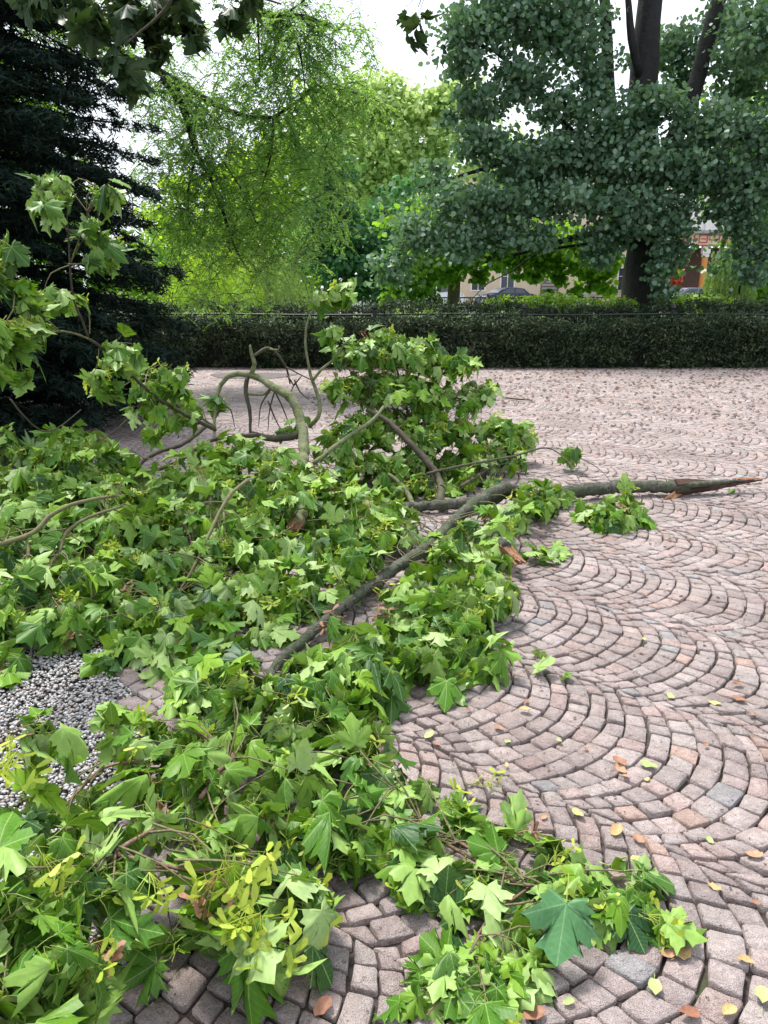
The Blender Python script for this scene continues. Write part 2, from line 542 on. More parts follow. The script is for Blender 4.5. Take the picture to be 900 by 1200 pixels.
def leaf_template(half, ring, droop, fold, curl, tilt, seed, asym=0.09, pet=0.55):
    r = random.Random(seed)
    right = [(x * (1 + r.uniform(-asym, asym)), y * (1 + r.uniform(-asym, asym))) for x, y in half]
    left = [(-x * (1 + r.uniform(-asym, asym)), y * (1 + r.uniform(-asym, asym))) for x, y in half[1:-1]][::-1]
    out = right + left
    N = len(out)
    c = (0.0, 0.03)
    pts = [c]
    if ring:
        pts += [(c[0] + (x - c[0]) * 0.5, c[1] + (y - c[1]) * 0.5) for x, y in out]
    pts += out
    fs = []
    if ring:
        for i in range(N):
            j = (i + 1) % N
            fs.append((0, 1 + i, 1 + j))
            fs.append((1 + i, 1 + N + i, 1 + N + j, 1 + j))
    else:
        for i in range(N):
            fs.append((0, 1 + i, 1 + (i + 1) % N))
    ph = [r.uniform(0, 6.28) for _ in range(4)]
    vs, uv = [], []
    ct, st = math.cos(tilt), math.sin(tilt)
    for k, (x, y) in enumerate(pts):
        rr = math.hypot(x, y)
        an = math.atan2(abs(x), y)
        d = min(abs(an - a) for a in (0, 1.08, 1.95))
        z = 0.34 * math.sin(min(d, 0.6)) * rr * (-1.0 if tilt > 0 else 0.8)                  # the blade sags between its main veins
        z += fold * abs(x) - droop * rr * rr * 0.9
        z += curl * (x * x * (1 if x > 0 else -0.6)) + 0.045 * math.sin(7 * x + ph[0]) + 0.04 * math.sin(8 * y + ph[1]) * (rr > 0.1)
        xx = x * (1 - 0.35 * abs(fold) - 0.10 * abs(droop))
        y2, z2 = y * ct + z * st, -y * st + z * ct
        vs.append((xx, y2, z2))
        uv.append((x, y))
    b = len(vs)                                                        # petiole
    seg = [(0, 0, 0), (0.01, -pet * 0.35, 0.035 + 0.02 * tilt), (0.0, -pet * 0.7, 0.03), (0, -pet, 0)]
    for s in seg:
        for a in range(3):
            vs.append((s[0] + 0.011 * math.cos(a * 2.09), s[1], s[2] + 0.011 * math.sin(a * 2.09)))
            uv.append((5, 5))
    for i in range(3):
        for a in range(3):
            a2 = (a + 1) % 3
            fs.append((b + i * 3 + a, b + i * 3 + a2, b + i * 3 + 3 + a2, b + i * 3 + 3 + a))
    return np.array(vs), [tuple(f) for f in fs], np.array(uv)


SHAPES = [(0.25, 0.05, 0.1, 0.3), (0.55, 0.15, -0.2, 0.6), (0.8, -0.25, 0.2, 0.9), (0.35, 0.45, 0.1, 0.5), (0.9, 0.1, 0.5, 1.1),
          (0.1, -0.1, 0.3, 0.2), (0.6, 0.65, -0.2, 0.8), (0.4, -0.45, 0.2, 0.6), (1.3, 0.2, 0.6, 1.3), (0.9, -0.7, 0.3, 0.9), (1.2, 0.75, -0.6, 1.0)]
SHAPES += [(-a, -b, -c_, -d_) for a, b, c_, d_ in SHAPES]        # the same leaves for those lying underside up, still hanging tip down
TEMPL_HI, TEMPL_LO, MESH_HI = [], [], []
for i, (dr, fo, cu, ti) in enumerate(SHAPES):
    v, f, uv = leaf_template(HALF, True, dr, fo, cu, ti, i)
    TEMPL_HI.append((v, f, uv))
    MESH_HI.append(mesh_np("maple_leaf", v, f, {"tint": np.zeros(len(v))}, True, uv))
    TEMPL_LO.append(leaf_template(HALF_LO, False, dr, fo, cu, ti, i))
for me in MESH_HI:
    me.materials.append(M_leaf)
MESH_DARK = []
for me in MESH_HI:
    d = me.copy()
    d.materials.clear()
    d.materials.append(M_leaf_dark)
    MESH_DARK.append(d)


def split_faces(fs):
    return np.array([f for f in fs if len(f) == 3]).reshape(-1, 3), np.array([f for f in fs if len(f) == 4]).reshape(-1, 4)


def tri_faces(fs):
    o = []
    for f in fs:
        o.append(f[:3])
        if len(f) == 4:
            o.append((f[0], f[2], f[3]))
    return np.array(o)


TRI_LO = [tri_faces(t[1]) for t in TEMPL_LO]


def frame_m(p, ydir, zdir, s):
    y = Vector(ydir).normalized()
    z = Vector(zdir)
    x = y.cross(z)
    if x.length < 1e-3:
        x = y.cross(Vector((1, 0.1, 0)))
    x.normalize()
    z = x.cross(y)
    m = Matrix((x * s, y * s, z * s)).transposed().to_4x4()
    m.translation = p
    return m


def rvec(a=1.0):
    return Vector((random.gauss(0, 1), random.gauss(0, 1), random.gauss(0, 1))) * a


# seed cluster template: pedicels carrying paired paddle wings
def seed_template(seed):
    r = random.Random(seed)
    mb = MB()
    for k in range(9):
        d = Vector((r.uniform(-1, 1), r.uniform(0.2, 1.3), r.uniform(-1.0, 0.3))).normalized()
        L = r.uniform(0.35, 0.8)
        e = d * L + Vector((0, 0, -0.08))
        mb.tube([(0, 0, 0), d * L * 0.5 + Vector((0, 0, 0.03)), e], [0.010] * 3, 3, False)
        a = d.cross(Vector((r.uniform(-1, 1), r.uniform(-1, 1), r.uniform(-1, 1)))).normalized()
        up = d.cross(a).normalized()
        for sg in (-1, 1):
            w = (a * sg + d * 0.25).normalized()
            q = [e, e + w * 0.12 + d * 0.06, e + w * 0.28 + d * 0.10, e + w * 0.38 + d * 0.05, e + w * 0.36 - d * 0.03, e + w * 0.2 - d * 0.035, e + w * 0.07 - d * 0.04]
            q = [v + up * (0.02 * math.sin(i)) for i, v in enumerate(q)]
            mb.add(q, [(0, 1, 6), (1, 2, 5, 6), (2, 3, 4, 5)])
    me = mb.mesh("seed_cluster")
    tn = np.repeat(rng.random(len(me.vertices) // 4 + 1), 4)[:len(me.vertices)]
    a = me.attributes.new("tint", 'FLOAT', 'POINT')
    a.data.foreach_set("value", tn.astype(np.float32))
    me.materials.append(M_seed)
    return me


SEEDS = [seed_template(s) for s in range(4)]
SEEDS_DRY = [m_.copy() for m_ in SEEDS]
for m_ in SEEDS_DRY:
    m_.materials.clear()
    m_.materials.append(M_dry)


class Branch:
    """One fallen branch: hand-laid limbs, twigs to every spray, leaves and seed clusters."""
    all = []

    def __init__(s, label, cat="branch", loc=(0, 0, 0), name="fallen_branch", group="broken branches of the fallen maple"):
        s.root = thing(name, label, cat, loc, group)
        s.loc = Vector(loc)
        s.leaves, s.seeds, s.anchors = [], [], []
        s.tw = MB()
        s.bare = []
        Branch.all.append(s)

    def limb(s, pts, rad, mat, n=9, wob=0.07, name="limb", anchor=True, step=0.04):
        if not isinstance(rad, (list, tuple)):
            rad = [rad * (1 - 0.45 * i / (len(pts) - 1)) for i in range(len(pts))]
        P, R = spline(pts, rad, step)
        P = [p + rvec(r * 0.10) for p, r in zip(P, R)]
        mb = MB()
        mb.tube([p - s.loc for p in P], R, n, True, wob)
        o = mb.build(name, mat, s.root, True)
        if anchor:
            s.anchors += P[::3]
        return o

    def spray(s, p, d, n=6, size=0.15, flip=0.40, twig=True, seedp=0.30, spread=0.9, droop=0.8):
        p = Vector(p)
        if p.z < 0.03:
            p.z = 0.03 + random.random() * 0.03
        d = Vector(d).normalized()
        if twig and s.anchors:
            a = random.choice(sorted(s.anchors, key=lambda q: (q - p).length_squared)[:5])
            L = (a - p).length
            if 0.03 < L < 0.34:
                b = a + rvec(0.01)
                mid = (b + p) / 2 + rvec(L * 0.10) + Vector((0, 0, 0.06 * L))
                P, R = spline([b - s.loc, mid - s.loc, p - s.loc], [0.0028 + 0.003 * L, 0.0022 + 0.002 * L, 0.0015], 0.07)
                s.tw.tube(P, R, 4, False)
        for k in range(n):
            e = (d * 0.9 + rvec(spread * 0.55) + Vector((0, 0, -droop * random.random()))).normalized()
            sz = size * random.uniform(0.6, 1.15)
            nz = Vector((0, 0, 1)) + rvec(0.45)
            fl = random.random() < flip
            if fl:
                nz = -nz
            o = p - d * (0.05 * random.random()) + e * sz * 0.55
            if o.z < 0.02:
                o.z = 0.02
                e.z = abs(e.z) * 0.25 + 0.02
            tip = o + e * sz
            if tip.z < 0.015:
                e.z = max(e.z, (0.03 - o.z) / sz)
                e.normalize()
            s.leaves.append((frame_m(o, e, nz, sz), random.choice(SHAPE_PICK_LOW if o.z < 0.07 else SHAPE_PICK) + (NSH if fl else 0), sz))
        if random.random() < seedp:
            s.seeds.append((frame_m(p, (d + rvec(0.3) + Vector((0, 0, -0.3))).normalized(), Vector((0, 0, 1)) + rvec(0.3), size * random.uniform(0.65, 0.95)), random.randrange(4)))

    def clump(s, c, rx, rz, dens=1.0, size=0.119, ry=None, outd=0.7, **k):
        ry = ry or rx
        n = max(2, int(dens * PILE_K * rx * (ry + rz) / 2 * (0.135 / size) ** 2))
        for _ in range(n):
            v = rvec().normalized()
            if v.z < -0.3:
                v.z *= -0.6
            q = random.uniform(0.45, 1.0) ** 0.6
            p = c + Vector((v.x * rx * q, v.y * ry * q, v.z * rz * q))
            s.spray(p, Vector((v.x, v.y, v.z * 0.2)) * outd + rvec(0.35) + Vector((0, -0.15, 0)), random.randint(4, 7), size, **k)


NSH = 11
SHAPE_PICK = [0, 1, 1, 2, 2, 3, 4, 4, 5, 6, 6, 7, 7, 8, 8, 9, 9, 10, 10]
SHAPE_PICK_LOW = [0, 5, 0, 3, 5, 1]

PILE_K = 205
# --- 1 main bough across the cobbles
A = Branch("thick lichen-grey bough lying across the cobbles with a torn brown right end", loc=ath(620, 590, 0))
A.limb([ath(806, 571, .07), ath(760, 570, .075), ath(720, 571, .075), ath(680, 575, .08), ath(640, 582, .08), ath(600, 577, .12), ath(560, 588, .08), ath(500, 593, .055), ath(430, 598, .04)],
       [.044, .047, .048, .050, .049, .048, .043, .036, .026], M_bark_big, 12, 0.10, step=0.03)
A.limb([ath(612, 578, .10), ath(590, 572, .19), ath(560, 588, .17), ath(530, 612, .13), ath(500, 642, .10), ath(465, 664, .08), ath(430, 690, .07), ath(400, 712, .06), ath(362, 745, .05), ath(318, 790, .05), ath(330, 850, .05), ath(400, 915, .05)],
       [.040, .042, .039, .036, .034, .031, .029, .027, .024, .021, .017, .012], M_bark_big, 11, 0.10, step=0.03)
# torn end with splinters
end = MB()
P_, R_ = spline([ath(786, 571, .07), ath(812, 571, .06), ath(838, 569, .07), ath(865, 565, .085), ath(893, 561.5, .10)], [.045, .041, .034, .020, .007], .03)
end.tube([p - A.loc + rvec(.003) for p in P_], R_, 9, True, .35)
P_, R_ = spline([ath(786, 570, .08), ath(815, 568, .095), ath(845, 565, .10), ath(868, 563, .105)], [.030, .026, .018, .004], .03)
bk = MB()
bk.tube([p - A.loc for p in P_], R_, 8, True, .15)
bk.build("bark_strip", M_bark_big, A.root, True)
for k in range(26):
    a = random.uniform(0, 6.28)
    r0 = random.uniform(0.0, 0.050)
    off = Vector((0, math.cos(a) * r0, math.sin(a) * r0))
    L = random.uniform(0.25, 1.0) * (1.0 if off.z < 0.02 else 0.7)
    p0 = ath(790, 571, .07) + off
    p1 = ath(790 + 100 * L, 571 - 9 * L, .07 + 0.03 * L) + off * (1 - 0.6 * L)
    end.tube([p0 - A.loc, (p0 + p1) / 2 + rvec(.006) - A.loc, p1 - A.loc], [random.uniform(.020, .030), random.uniform(.014, .022), .003], 4)
o = end.build("torn_end", M_wood_dark, A.root)
pr = MB()
for k in range(6):
    p0 = ath(800, 573, .05) + rvec(.012)
    p1 = ath(782 - 6 * k % 9, 585, .012) + rvec(.012)
    pr.tube([p0 - A.loc, p1 - A.loc], [.018, .006], 4)
for k in range(8):
    f = k / 7
    p0 = ath(860 + 12 * f, 563, .095) + rvec(.006)
    p1 = ath(893, 561.5, .10) + rvec(.006)
    pr.tube([p0 - A.loc, p1 - A.loc], [.013, .006], 4)
pr.build("splinter", M_wood, A.root)
A.limb([ath(515, 590, .06), at(516, 565, 5.6), at(497, 537, 5.75), at(470, 508, 5.9), at(452, 492, 6.0), at(430, 480, 6.1)], [.030, .028, .026, .024, .020, .014], M_bark_dark, 8)
A.limb([ath(485, 593, .05), at(472, 570, 5.6), at(455, 555, 5.7)], [.02, .018, .012], M_bark_green, 7)
A.limb([ath(500, 555, .2), ath(545, 545, .22), ath(600, 535, .22), ath(640, 525, .20), ath(665, 540, .15), ath(680, 565, .1)], [.010, .010, .009, .007, .005, .003], M_bark_dark, 6)
A.limb([ath(640, 525, .20), ath(660, 527, .18), ath(700, 548, .12), ath(720, 570, .05)], [.004, .004, .003, .002], M_bark_dark, 5)
for (x, y, h, rx, rz, d) in [(620, 592, .12, .20, .10, 1.2), (655, 583, .10, .15, .08, 1.1), (600, 612, .12, .16, .10, 1.2), (570, 632, .13, .14, .12, 1.1),
                             (545, 660, .14, .22, .12, 1.2), (560, 700, .12, .20, .10, 1.4), (520, 720, .12, .22, .10, 1.4), (480, 700, .12, .16, .08, 1.0),
                             (480, 750, .12, .22, .10, 1.5), (540, 765, .08, .18, .07, 1.3), (430, 770, .14, .20, .10, 1.4), (570, 770, .06, .10, .05, 1.0),
                             (430, 640, .15, .20, .12, 0.9), (440, 610, .15, .25, .12, 1.0), (530, 640, .10, .15, .08, .8)]:
    A.clump(ath(x, y, h), rx, rz, d)
for (x, y, h, rx, rz, d) in [(400, 660, .16, .18, .10, 1.0), (380, 700, .12, .16, .07, .7), (410, 740, .10, .14, .06, 1.2), (460, 800, .06, .14, .05, 1.2), (500, 790, .05, .12, .04, 1.2), (585, 690, .08, .08, .07, 1.0),
                             (380, 790, .12, .14, .07, 1.2), (410, 625, .2, .16, .1, 1.0), (460, 625, .15, .18, .1, 1.1), (500, 670, .08, .14, .06, .8), (440, 660, .14, .12, .08, .9), (570, 620, .14, .15, .08, .9)]:
    A.clump(ath(x, y, h), rx, rz, d)
for (x, y, h, rx, rz, d) in [(700, 598, .08, .13, .07, 1.4), (725, 608, .07, .15, .06, 1.5), (752, 596, .08, .10, .06, 1.3), (735, 585, .12, .10, .05, .8)]:
    A.clump(ath(x, y, h), rx, rz, d)
A.clump(at(670, 530, 6.5), .05, .06, 5, size=.12, twig=False)

# --- 2 arched limb standing up from the pile
B = Branch("green barked limb arching up out of the pile, its lower end snapped off orange", loc=ath(350, 620, 0))
B.limb([at(347, 616, 4.55), at(356, 585, 4.9), at(353, 552, 5.3), at(356, 525, 5.6), at(352, 492, 5.8), at(340, 466, 5.9), at(318, 452, 6.0), at(295, 440, 6.1), at(270, 440, 6.2), at(257, 456, 6.2), at(253, 480, 6.1), at(251, 505, 6.0), at(258, 530, 5.9)],
       [.044, .043, .041, .041, .038, .034, .029, .025, .021, .017, .013, .011, .008], M_bark_green, 11, 0.05, step=0.03)
m = MB()
for k in range(22):
    a = random.uniform(0, 6.28)
    r0 = random.uniform(0, .040)
    p0 = at(348, 612, 4.58) + Vector((math.cos(a) * r0, 0, math.sin(a) * r0 * .8))
    p1 = at(343 + random.uniform(-3, 3), 624 + random.uniform(-5, 4), 4.46) + Vector((math.cos(a) * r0, 0, math.sin(a) * r0 * .8))
    m.tube([p0 - B.loc, p1 - B.loc], [.014, .004], 4)
m.build("torn_end", M_wood, B.root)
B.limb([at(294, 441, 6.1), at(298, 426, 6.1), at(294, 412, 6.1), at(293, 404, 6.1)], [.020, .019, .014, .007], M_bark_green, 8, anchor=False)
B.limb([at(297, 418, 6.1), at(312, 408, 6.15), at(322, 412, 6.15), at(335, 430, 6.2), at(340, 450, 6.3)], [.013, .012, .010, .009, .006], M_bark_dark, 7, anchor=False)
B.limb([at(315, 409, 6.15), at(326, 410, 6.1), at(327, 405, 6.1)], [.007, .006, .004], M_bark_twig, 6, anchor=False)
B.limb([at(335, 430, 6.2), at(350, 438, 6.2), at(366, 446, 6.3)], [.007, .006, .004], M_bark_dark, 6, anchor=False)
B.limb([at(290, 442, 6.1), at(288, 460, 6.1), at(293, 485, 6.05), at(293, 512, 6.0)], [.019, .017, .014, .010], M_bark_dark, 7)
B.limb([at(289, 462, 6.1), at(310, 462, 6.05), at(318, 453, 6.0)], [.009, .010, .010], M_bark_twig, 6, anchor=False)
B.limb([at(296, 508, 6.0), at(318, 514, 5.9), at(340, 512, 5.85), at(356, 508, 5.75)], [.018, .028, .028, .030], M_bark_dark, 9)
for q in [[(318, 455), (306, 475), (303, 500)], [(322, 458), (316, 480), (314, 505)], [(322, 458), (330, 475), (340, 500), (345, 512)], [(330, 462), (345, 478), (352, 490)],
          [(336, 440), (344, 452), (340, 462), (350, 470)], [(344, 452), (354, 440)], [(314, 470), (322, 490), (330, 505)], [(255, 470), (270, 480), (275, 500)],
          [(345, 445), (352, 460), (362, 468)]]:
    B.limb([at(x, y, 6.1) for x, y in q], [.008, .006, .003] + [.003] * (len(q) - 3), M_bark_dark, 5, anchor=False)
B.limb([at(362, 500, 5.9), at(373, 488, 5.9), at(374, 468, 5.95), at(366, 446, 6.0), at(361, 425, 6.0), at(358, 400, 6.0), at(361, 375, 6.0), at(372, 356, 6.0), at(388, 352, 6.0)],
       [.018, .018, .016, .013, .010, .009, .007, .005, .004], M_bark_green, 8)
B.limb([at(366, 446, 6.0), at(378, 432, 6.0), at(392, 420, 6.0), at(405, 402, 6.0), at(412, 396, 6.0)], [.013, .011, .009, .006, .004], M_bark_green, 7)
B.limb([at(368, 543, 5.5), at(402, 516, 5.7), at(435, 494, 5.9), at(450, 476, 6.0)], [.017, .017, .015, .012], M_bark_green, 8)
for (x, y, Y, rx, rz, d) in [(395, 352, 6.0, .13, .11, 1.4), (405, 340, 6.0, .06, .06, 2.0), (385, 385, 6.1, .08, .07, 1.1), (268, 530, 5.5, .22, .10, 1.2), (300, 535, 5.3, .2, .10, 1.0),
                             (250, 545, 5.4, .20, .10, 1.0), (335, 565, 5.0, .22, .12, 1.1), (365, 575, 5.0, .18, .12, 1.0), (285, 575, 4.9, .22, .12, 1.1), (250, 470, 6.2, .03, .03, 8),
                             (300, 610, 4.5, .22, .12, 1.1), (230, 560, 5.0, .22, .12, 1.0), (320, 600, 4.8, .2, .12, 1.0), (370, 640, 4.3, .16, .1, 1.0), (290, 650, 4.2, .2, .12, 1.0), (390, 560, 5.5, .2, .12, .9), (353, 562, 5.0, .12, .10, 1.4), (345, 590, 4.6, .12, .06, 1.2), (430, 580, 5.3, .2, .10, 1.1), (400, 590, 5.0, .2, .1, 1.0), (380, 600, 4.9, .18, .1, 1.0), (340, 500, 6.0, .10, .05, 1.0), (325, 640, 4.3, .18, .12, 1.0)]:
    B.clump(at(x, y, Y), rx, rz, d)

# --- 3 tall leafy mound
Cc = Branch("bushy mound of leafy twigs, the highest part of the pile, right of the arched limb", loc=ath(480, 560, 0))
Cc.limb([ath(520, 590, .06), at(500, 540, 6.1), at(480, 490, 6.3), at(470, 450, 6.4), at(460, 415, 6.5)], [.02, .018, .014, .010, .006], M_bark_dark, 7)
Cc.limb([at(480, 490, 6.3), at(520, 470, 6.4), at(560, 462, 6.5)], [.011, .009, .005], M_bark_dark, 6)
Cc.limb([at(480, 490, 6.3), at(440, 460, 6.3), at(405, 430, 6.3)], [.011, .009, .005], M_bark_dark, 6)
Cc.limb([ath(540, 570, .1), ath(580, 545, .12), ath(620, 525, .12)], [.012, .010, .005], M_bark_dark, 6)
for (x, y, Y, rx, rz, d) in [(475, 415, 6.6, .34, .14, 1.3), (430, 420, 6.5, .26, .16, 1.2), (520, 430, 6.6, .24, .13, 1.2), (555, 458, 6.6, .20, .12, 1.3), (465, 460, 6.5, .40, .20, 1.3),
                             (410, 460, 6.3, .22, .18, 1.2), (520, 475, 6.5, .28, .14, 1.2), (470, 505, 6.3, .40, .18, 1.2), (420, 505, 6.2, .25, .16, 1.1), (530, 510, 6.4, .30, .14, 1.2),
                             (590, 505, 6.9, .24, .13, 1.5), (580, 535, 6.5, .28, .12, 1.4), (610, 520, 6.8, .14, .10, 1.4), (540, 545, 6.2, .26, .12, 1.2), (480, 545, 6.0, .30, .14, 1.1),
                             (430, 550, 5.8, .22, .14, 1.1), (500, 570, 5.8, .20, .10, .8), (450, 395, 6.6, .14, .07, 1.3), (500, 395, 6.7, .10, .05, 1.5), (400, 530, 5.8, .16, .14, 1.1), (480, 572, 5.6, .2, .08, 1.1), (560, 565, 5.8, .2, .07, 1.1), (430, 545, 6.1, .2, .12, 1.0), (520, 555, 6.3, .24, .08, 1.1)]:
    Cc.clump(at(x, y, Y), rx, rz, d)

# --- 4 left side of the pile
D = Branch("sprawling leafy branch with long bare curved twigs, left of the arched limb", loc=ath(120, 700, 0))
D.limb([at(290, 563, 4.3), at(268, 582, 4.1), at(247, 622, 3.9), at(228, 662, 3.7), at(206, 700, 3.5)], [.011, .011, .010, .008, .005], M_bark_twig, 7)
D.limb([at(262, 600, 4.0), at(265, 640, 3.9), at(264, 660, 3.9)], [.006, .005, .003], M_bark_twig, 5)
D.limb([at(-30, 648, 3.5), at(5, 636, 3.6), at(40, 624, 3.7), at(62, 602, 3.8), at(95, 588, 3.9), at(135, 581, 4.0)], [.013, .013, .012, .011, .010, .008], M_bark_twig, 7)
D.limb([at(30, 626, 3.7), at(33, 652, 3.6), at(20, 676, 3.5), at(0, 695, 3.4)], [.008, .008, .006, .004], M_bark_twig, 6)
D.limb([at(70, 648, 3.7), at(78, 624, 3.8), at(105, 606, 3.85), at(145, 593, 3.9)], [.008, .009, .008, .006], M_bark_twig, 6)
D.limb([at(240, 500, 5.9), at(215, 520, 5.6), at(180, 532, 5.3), at(160, 550, 5.1), at(148, 572, 4.9)], [.018, .016, .014, .010, .006], M_bark_dark, 7)
D.limb([at(300, 510, 5.9), at(250, 515, 5.8), at(200, 545, 5.4), at(140, 560, 5.1)], [.02, .016, .012, .008], M_bark_dark, 7)
D.limb([at(150, 560, 4.9), at(120, 620, 4.2), at(90, 690, 3.5), at(50, 720, 3.2)], [.016, .014, .010, .006], M_bark_dark, 7)
D.limb([at(260, 590, 4.6), at(220, 660, 3.9), at(180, 720, 3.4), at(200, 790, 3.0)], [.016, .014, .010, .006], M_bark_dark, 7)
D.limb([at(12, 468, 4.5), at(30, 490, 4.6), at(50, 505, 4.8), at(70, 500, 4.9), at(95, 480, 5.0)], [.006, .006, .005, .004, .003], M_bark_dark, 5, anchor=False)
for (x, y, Y, rx, rz, d) in [(95, 540, 5.0, .30, .13, 1.1), (40, 560, 4.8, .30, .14, 1.1), (150, 560, 5.0, .28, .13, 1.1), (20, 600, 4.4, .30, .13, 1.1), (100, 600, 4.4, .28, .14, 1.1), (190, 575, 4.8, .26, .13, 1.1),
                             (60, 640, 4.0, .28, .14, 1.1), (160, 625, 4.1, .26, .15, 1.1), (225, 610, 4.3, .24, .14, 1.1), (20, 690, 3.35, .20, .12, 1.4), (75, 700, 3.4, .22, .14, 1.3), (45, 735, 3.1, .16, .10, 1.6),
                             (95, 730, 3.25, .15, .09, 1.4), (130, 670, 3.7, .22, .15, 1.1), (200, 660, 3.8, .24, .14, 1.1), (260, 650, 3.9, .22, .14, 1.1), (160, 715, 3.4, .20, .14, 1.2), (230, 710, 3.5, .22, .14, 1.2),
                             (300, 690, 3.7, .22, .12, 1.1), (350, 680, 3.9, .20, .10, 1.0), (290, 740, 3.3, .20, .12, 1.2), (180, 770, 3.0, .16, .10, 1.2), (240, 770, 3.05, .18, .12, 1.3), (350, 740, 3.4, .16, .08, .9), (0, 640, 3.8, .22, .14, 1.1),
                             (0, 760, 3.0, .10, .06, 1.0),
                             (60, 600, 4.3, .3, .16, 1.0), (130, 640, 4.0, .26, .16, 1.0), (220, 580, 4.6, .26, .14, 1.0), (280, 620, 4.2, .24, .14, .9), (100, 670, 3.7, .24, .15, 1.0), (250, 690, 3.6, .24, .14, 1.0), (20, 570, 4.8, .3, .14, 1.0), (190, 740, 3.2, .2, .12, 1.2), (310, 710, 3.5, .2, .12, 1.0), (120, 760, 3.05, .12, .08, .8), (20, 525, 5.3, .3, .12, 1.0), (85, 520, 5.5, .25, .10, 1.0), (0, 790, 2.9, .08, .06, 1.2)]:
    D.clump(at(x, y, Y), rx, rz, d)

# --- 5 tall shoot rising at the left in front of the conifer
E = Branch("upright broken branch with loose leaf tufts rising in front of the dark conifer", loc=ath(230, 560, 0))
E.limb([at(252, 503, 5.6), at(225, 490, 5.2), at(190, 470, 4.8), at(163, 448, 4.5), at(140, 425, 4.2), at(120, 408, 4.0), at(104, 397, 3.9)], [.016, .014, .012, .010, .009, .008, .007], M_bark_dark, 8)
E.limb([at(252, 500, 5.6), at(215, 478, 5.3), at(180, 462, 5.0)], [.010, .009, .005], M_bark_green, 6)
E.limb([at(104, 397, 3.9), at(96, 375, 3.8), at(86, 350, 3.75), at(82, 310, 3.7), at(80, 275, 3.7), at(76, 235, 3.7), at(72, 205, 3.7)], [.006, .006, .005, .005, .004, .004, .003], M_bark_dark, 6)
E.limb([at(104, 397, 3.9), at(80, 389, 3.6), at(50, 389, 3.4), at(20, 390, 3.2), at(-15, 380, 3.0)], [.006, .005, .005, .004, .004], M_bark_twig, 6)
E.limb([at(82, 310, 3.7), at(100, 260, 3.7), at(112, 215, 3.7)], [.004, .003, .002], M_bark_twig, 5)
E.limb([at(70, 388, 3.5), at(40, 360, 3.4), at(15, 330, 3.3), at(-10, 300, 3.2)], [.004, .003, .003, .003], M_bark_twig, 5)
E.limb([at(180, 462, 4.9), at(140, 500, 4.8), at(100, 530, 4.7)], [.005, .004, .003], M_bark_dark, 5)
for (x, y, Y, rx, rz, d, sz) in [(70, 240, 3.7, .11, .08, 2.6, .13), (118, 225, 3.7, .07, .05, 4, .13), (95, 280, 3.7, .12, .09, 2.4, .13), (118, 300, 3.7, .07, .05, 4, .13), (60, 215, 3.7, .05, .06, 3, .12),
                                 (75, 345, 3.75, .10, .07, 2.4, .13), (25, 335, 3.3, .10, .06, 1.8, .13), (10, 400, 3.1, .11, .10, 3.4, .14), (0, 300, 3.2, .06, .1, 3.2, .13), (45, 375, 3.4, .08, .05, 2.2, .13),
                                 (135, 400, 4.1, .10, .07, 2.2, .14), (150, 425, 4.3, .12, .08, 2.4, .14), (128, 455, 4.2, .10, .09, 2.4, .14), (195, 440, 4.8, .12, .12, 2.2, .14), (165, 480, 4.7, .14, .08, 1.6, .14),
                                 (110, 440, 4.1, .06, .05, 3, .13), (215, 480, 5.2, .10, .08, 1.6, .14), (38, 225, 3.7, .05, .06, 3, .13)]:
    E.clump(at(x, y, Y), rx, rz, d * .42, size=sz * .72, droop=1.2)

for (x, y, Y, rx, rz) in [(185, 455, 4.9, .12, .13), (212, 492, 5.3, .10, .08), (225, 468, 5.5, .07, .08), (170, 505, 5.0, .12, .06), (20, 350, 3.3, .08, .08), (15, 430, 3.2, .08, .06)]:
    E.clump(at(x, y, Y), rx, rz, 1.3, size=.11, droop=1.2)
# --- 6 front middle
F = Branch("leafy branch end spread over the cobbles in the middle foreground below the thick bough", loc=ath(330, 900, 0))
F.limb([ath(330, 800, .06), ath(300, 850, .10), ath(260, 900, .14), ath(235, 935, .16)], [.012, .010, .009, .007], M_bark_red, 7)
F.limb([at(192, 948, 1.85), at(215, 968, 1.8), at(242, 992, 1.75)], [.0075, .007, .006], M_bark_red, 7)
F.limb([ath(380, 820, .05), ath(420, 880, .05), ath(480, 950, .05), ath(560, 1000, .04)], [.010, .008, .006, .004], M_bark_red, 6)
for (x, y, h, rx, rz, d) in [(300, 810, .16, .16, .10, 1.3), (250, 830, .18, .16, .10, 1.4), (200, 850, .18, .13, .08, 1.3), (350, 800, .12, .15, .08, 1.3), (400, 820, .10, .15, .08, 1.4), (440, 850, .07, .12, .05, 1.4), (300, 870, .15, .13, .08, 1.0),
                             (360, 870, .12, .14, .08, 1.4), (420, 905, .08, .13, .06, 1.5), (240, 900, .16, .13, .08, 1.4), (330, 930, .14, .12, .08, 1.4), (280, 960, .16, .12, .08, 1.5), (240, 800, .16, .14, .08, 1.3), (200, 810, .14, .12, .07, 1.2), (430, 1000, .07, .09, .04, 1.3), (470, 985, .05, .09, .04, 1.3), (380, 1020, .09, .08, .04, 1.2), (350, 960, .12, .1, .06, 1.2), (310, 900, .13, .12, .07, 1.1), (270, 860, .14, .10, .07, .8), (410, 850, .08, .12, .06, 1.1), (220, 930, .15, .1, .07, 1.3), (180, 900, .15, .1, .06, 1.2), (380, 960, .10, .12, .06, 1.4),
                             (470, 910, .06, .10, .04, 1.5), (450, 960, .06, .11, .05, 1.4), (510, 960, .05, .09, .04, 1.4), (220, 980, .18, .10, .07, 1.4), (390, 1000, .08, .09, .05, 1.3)]:
    F.clump(ath(x, y, h), rx, rz, d * .8, size=.108)

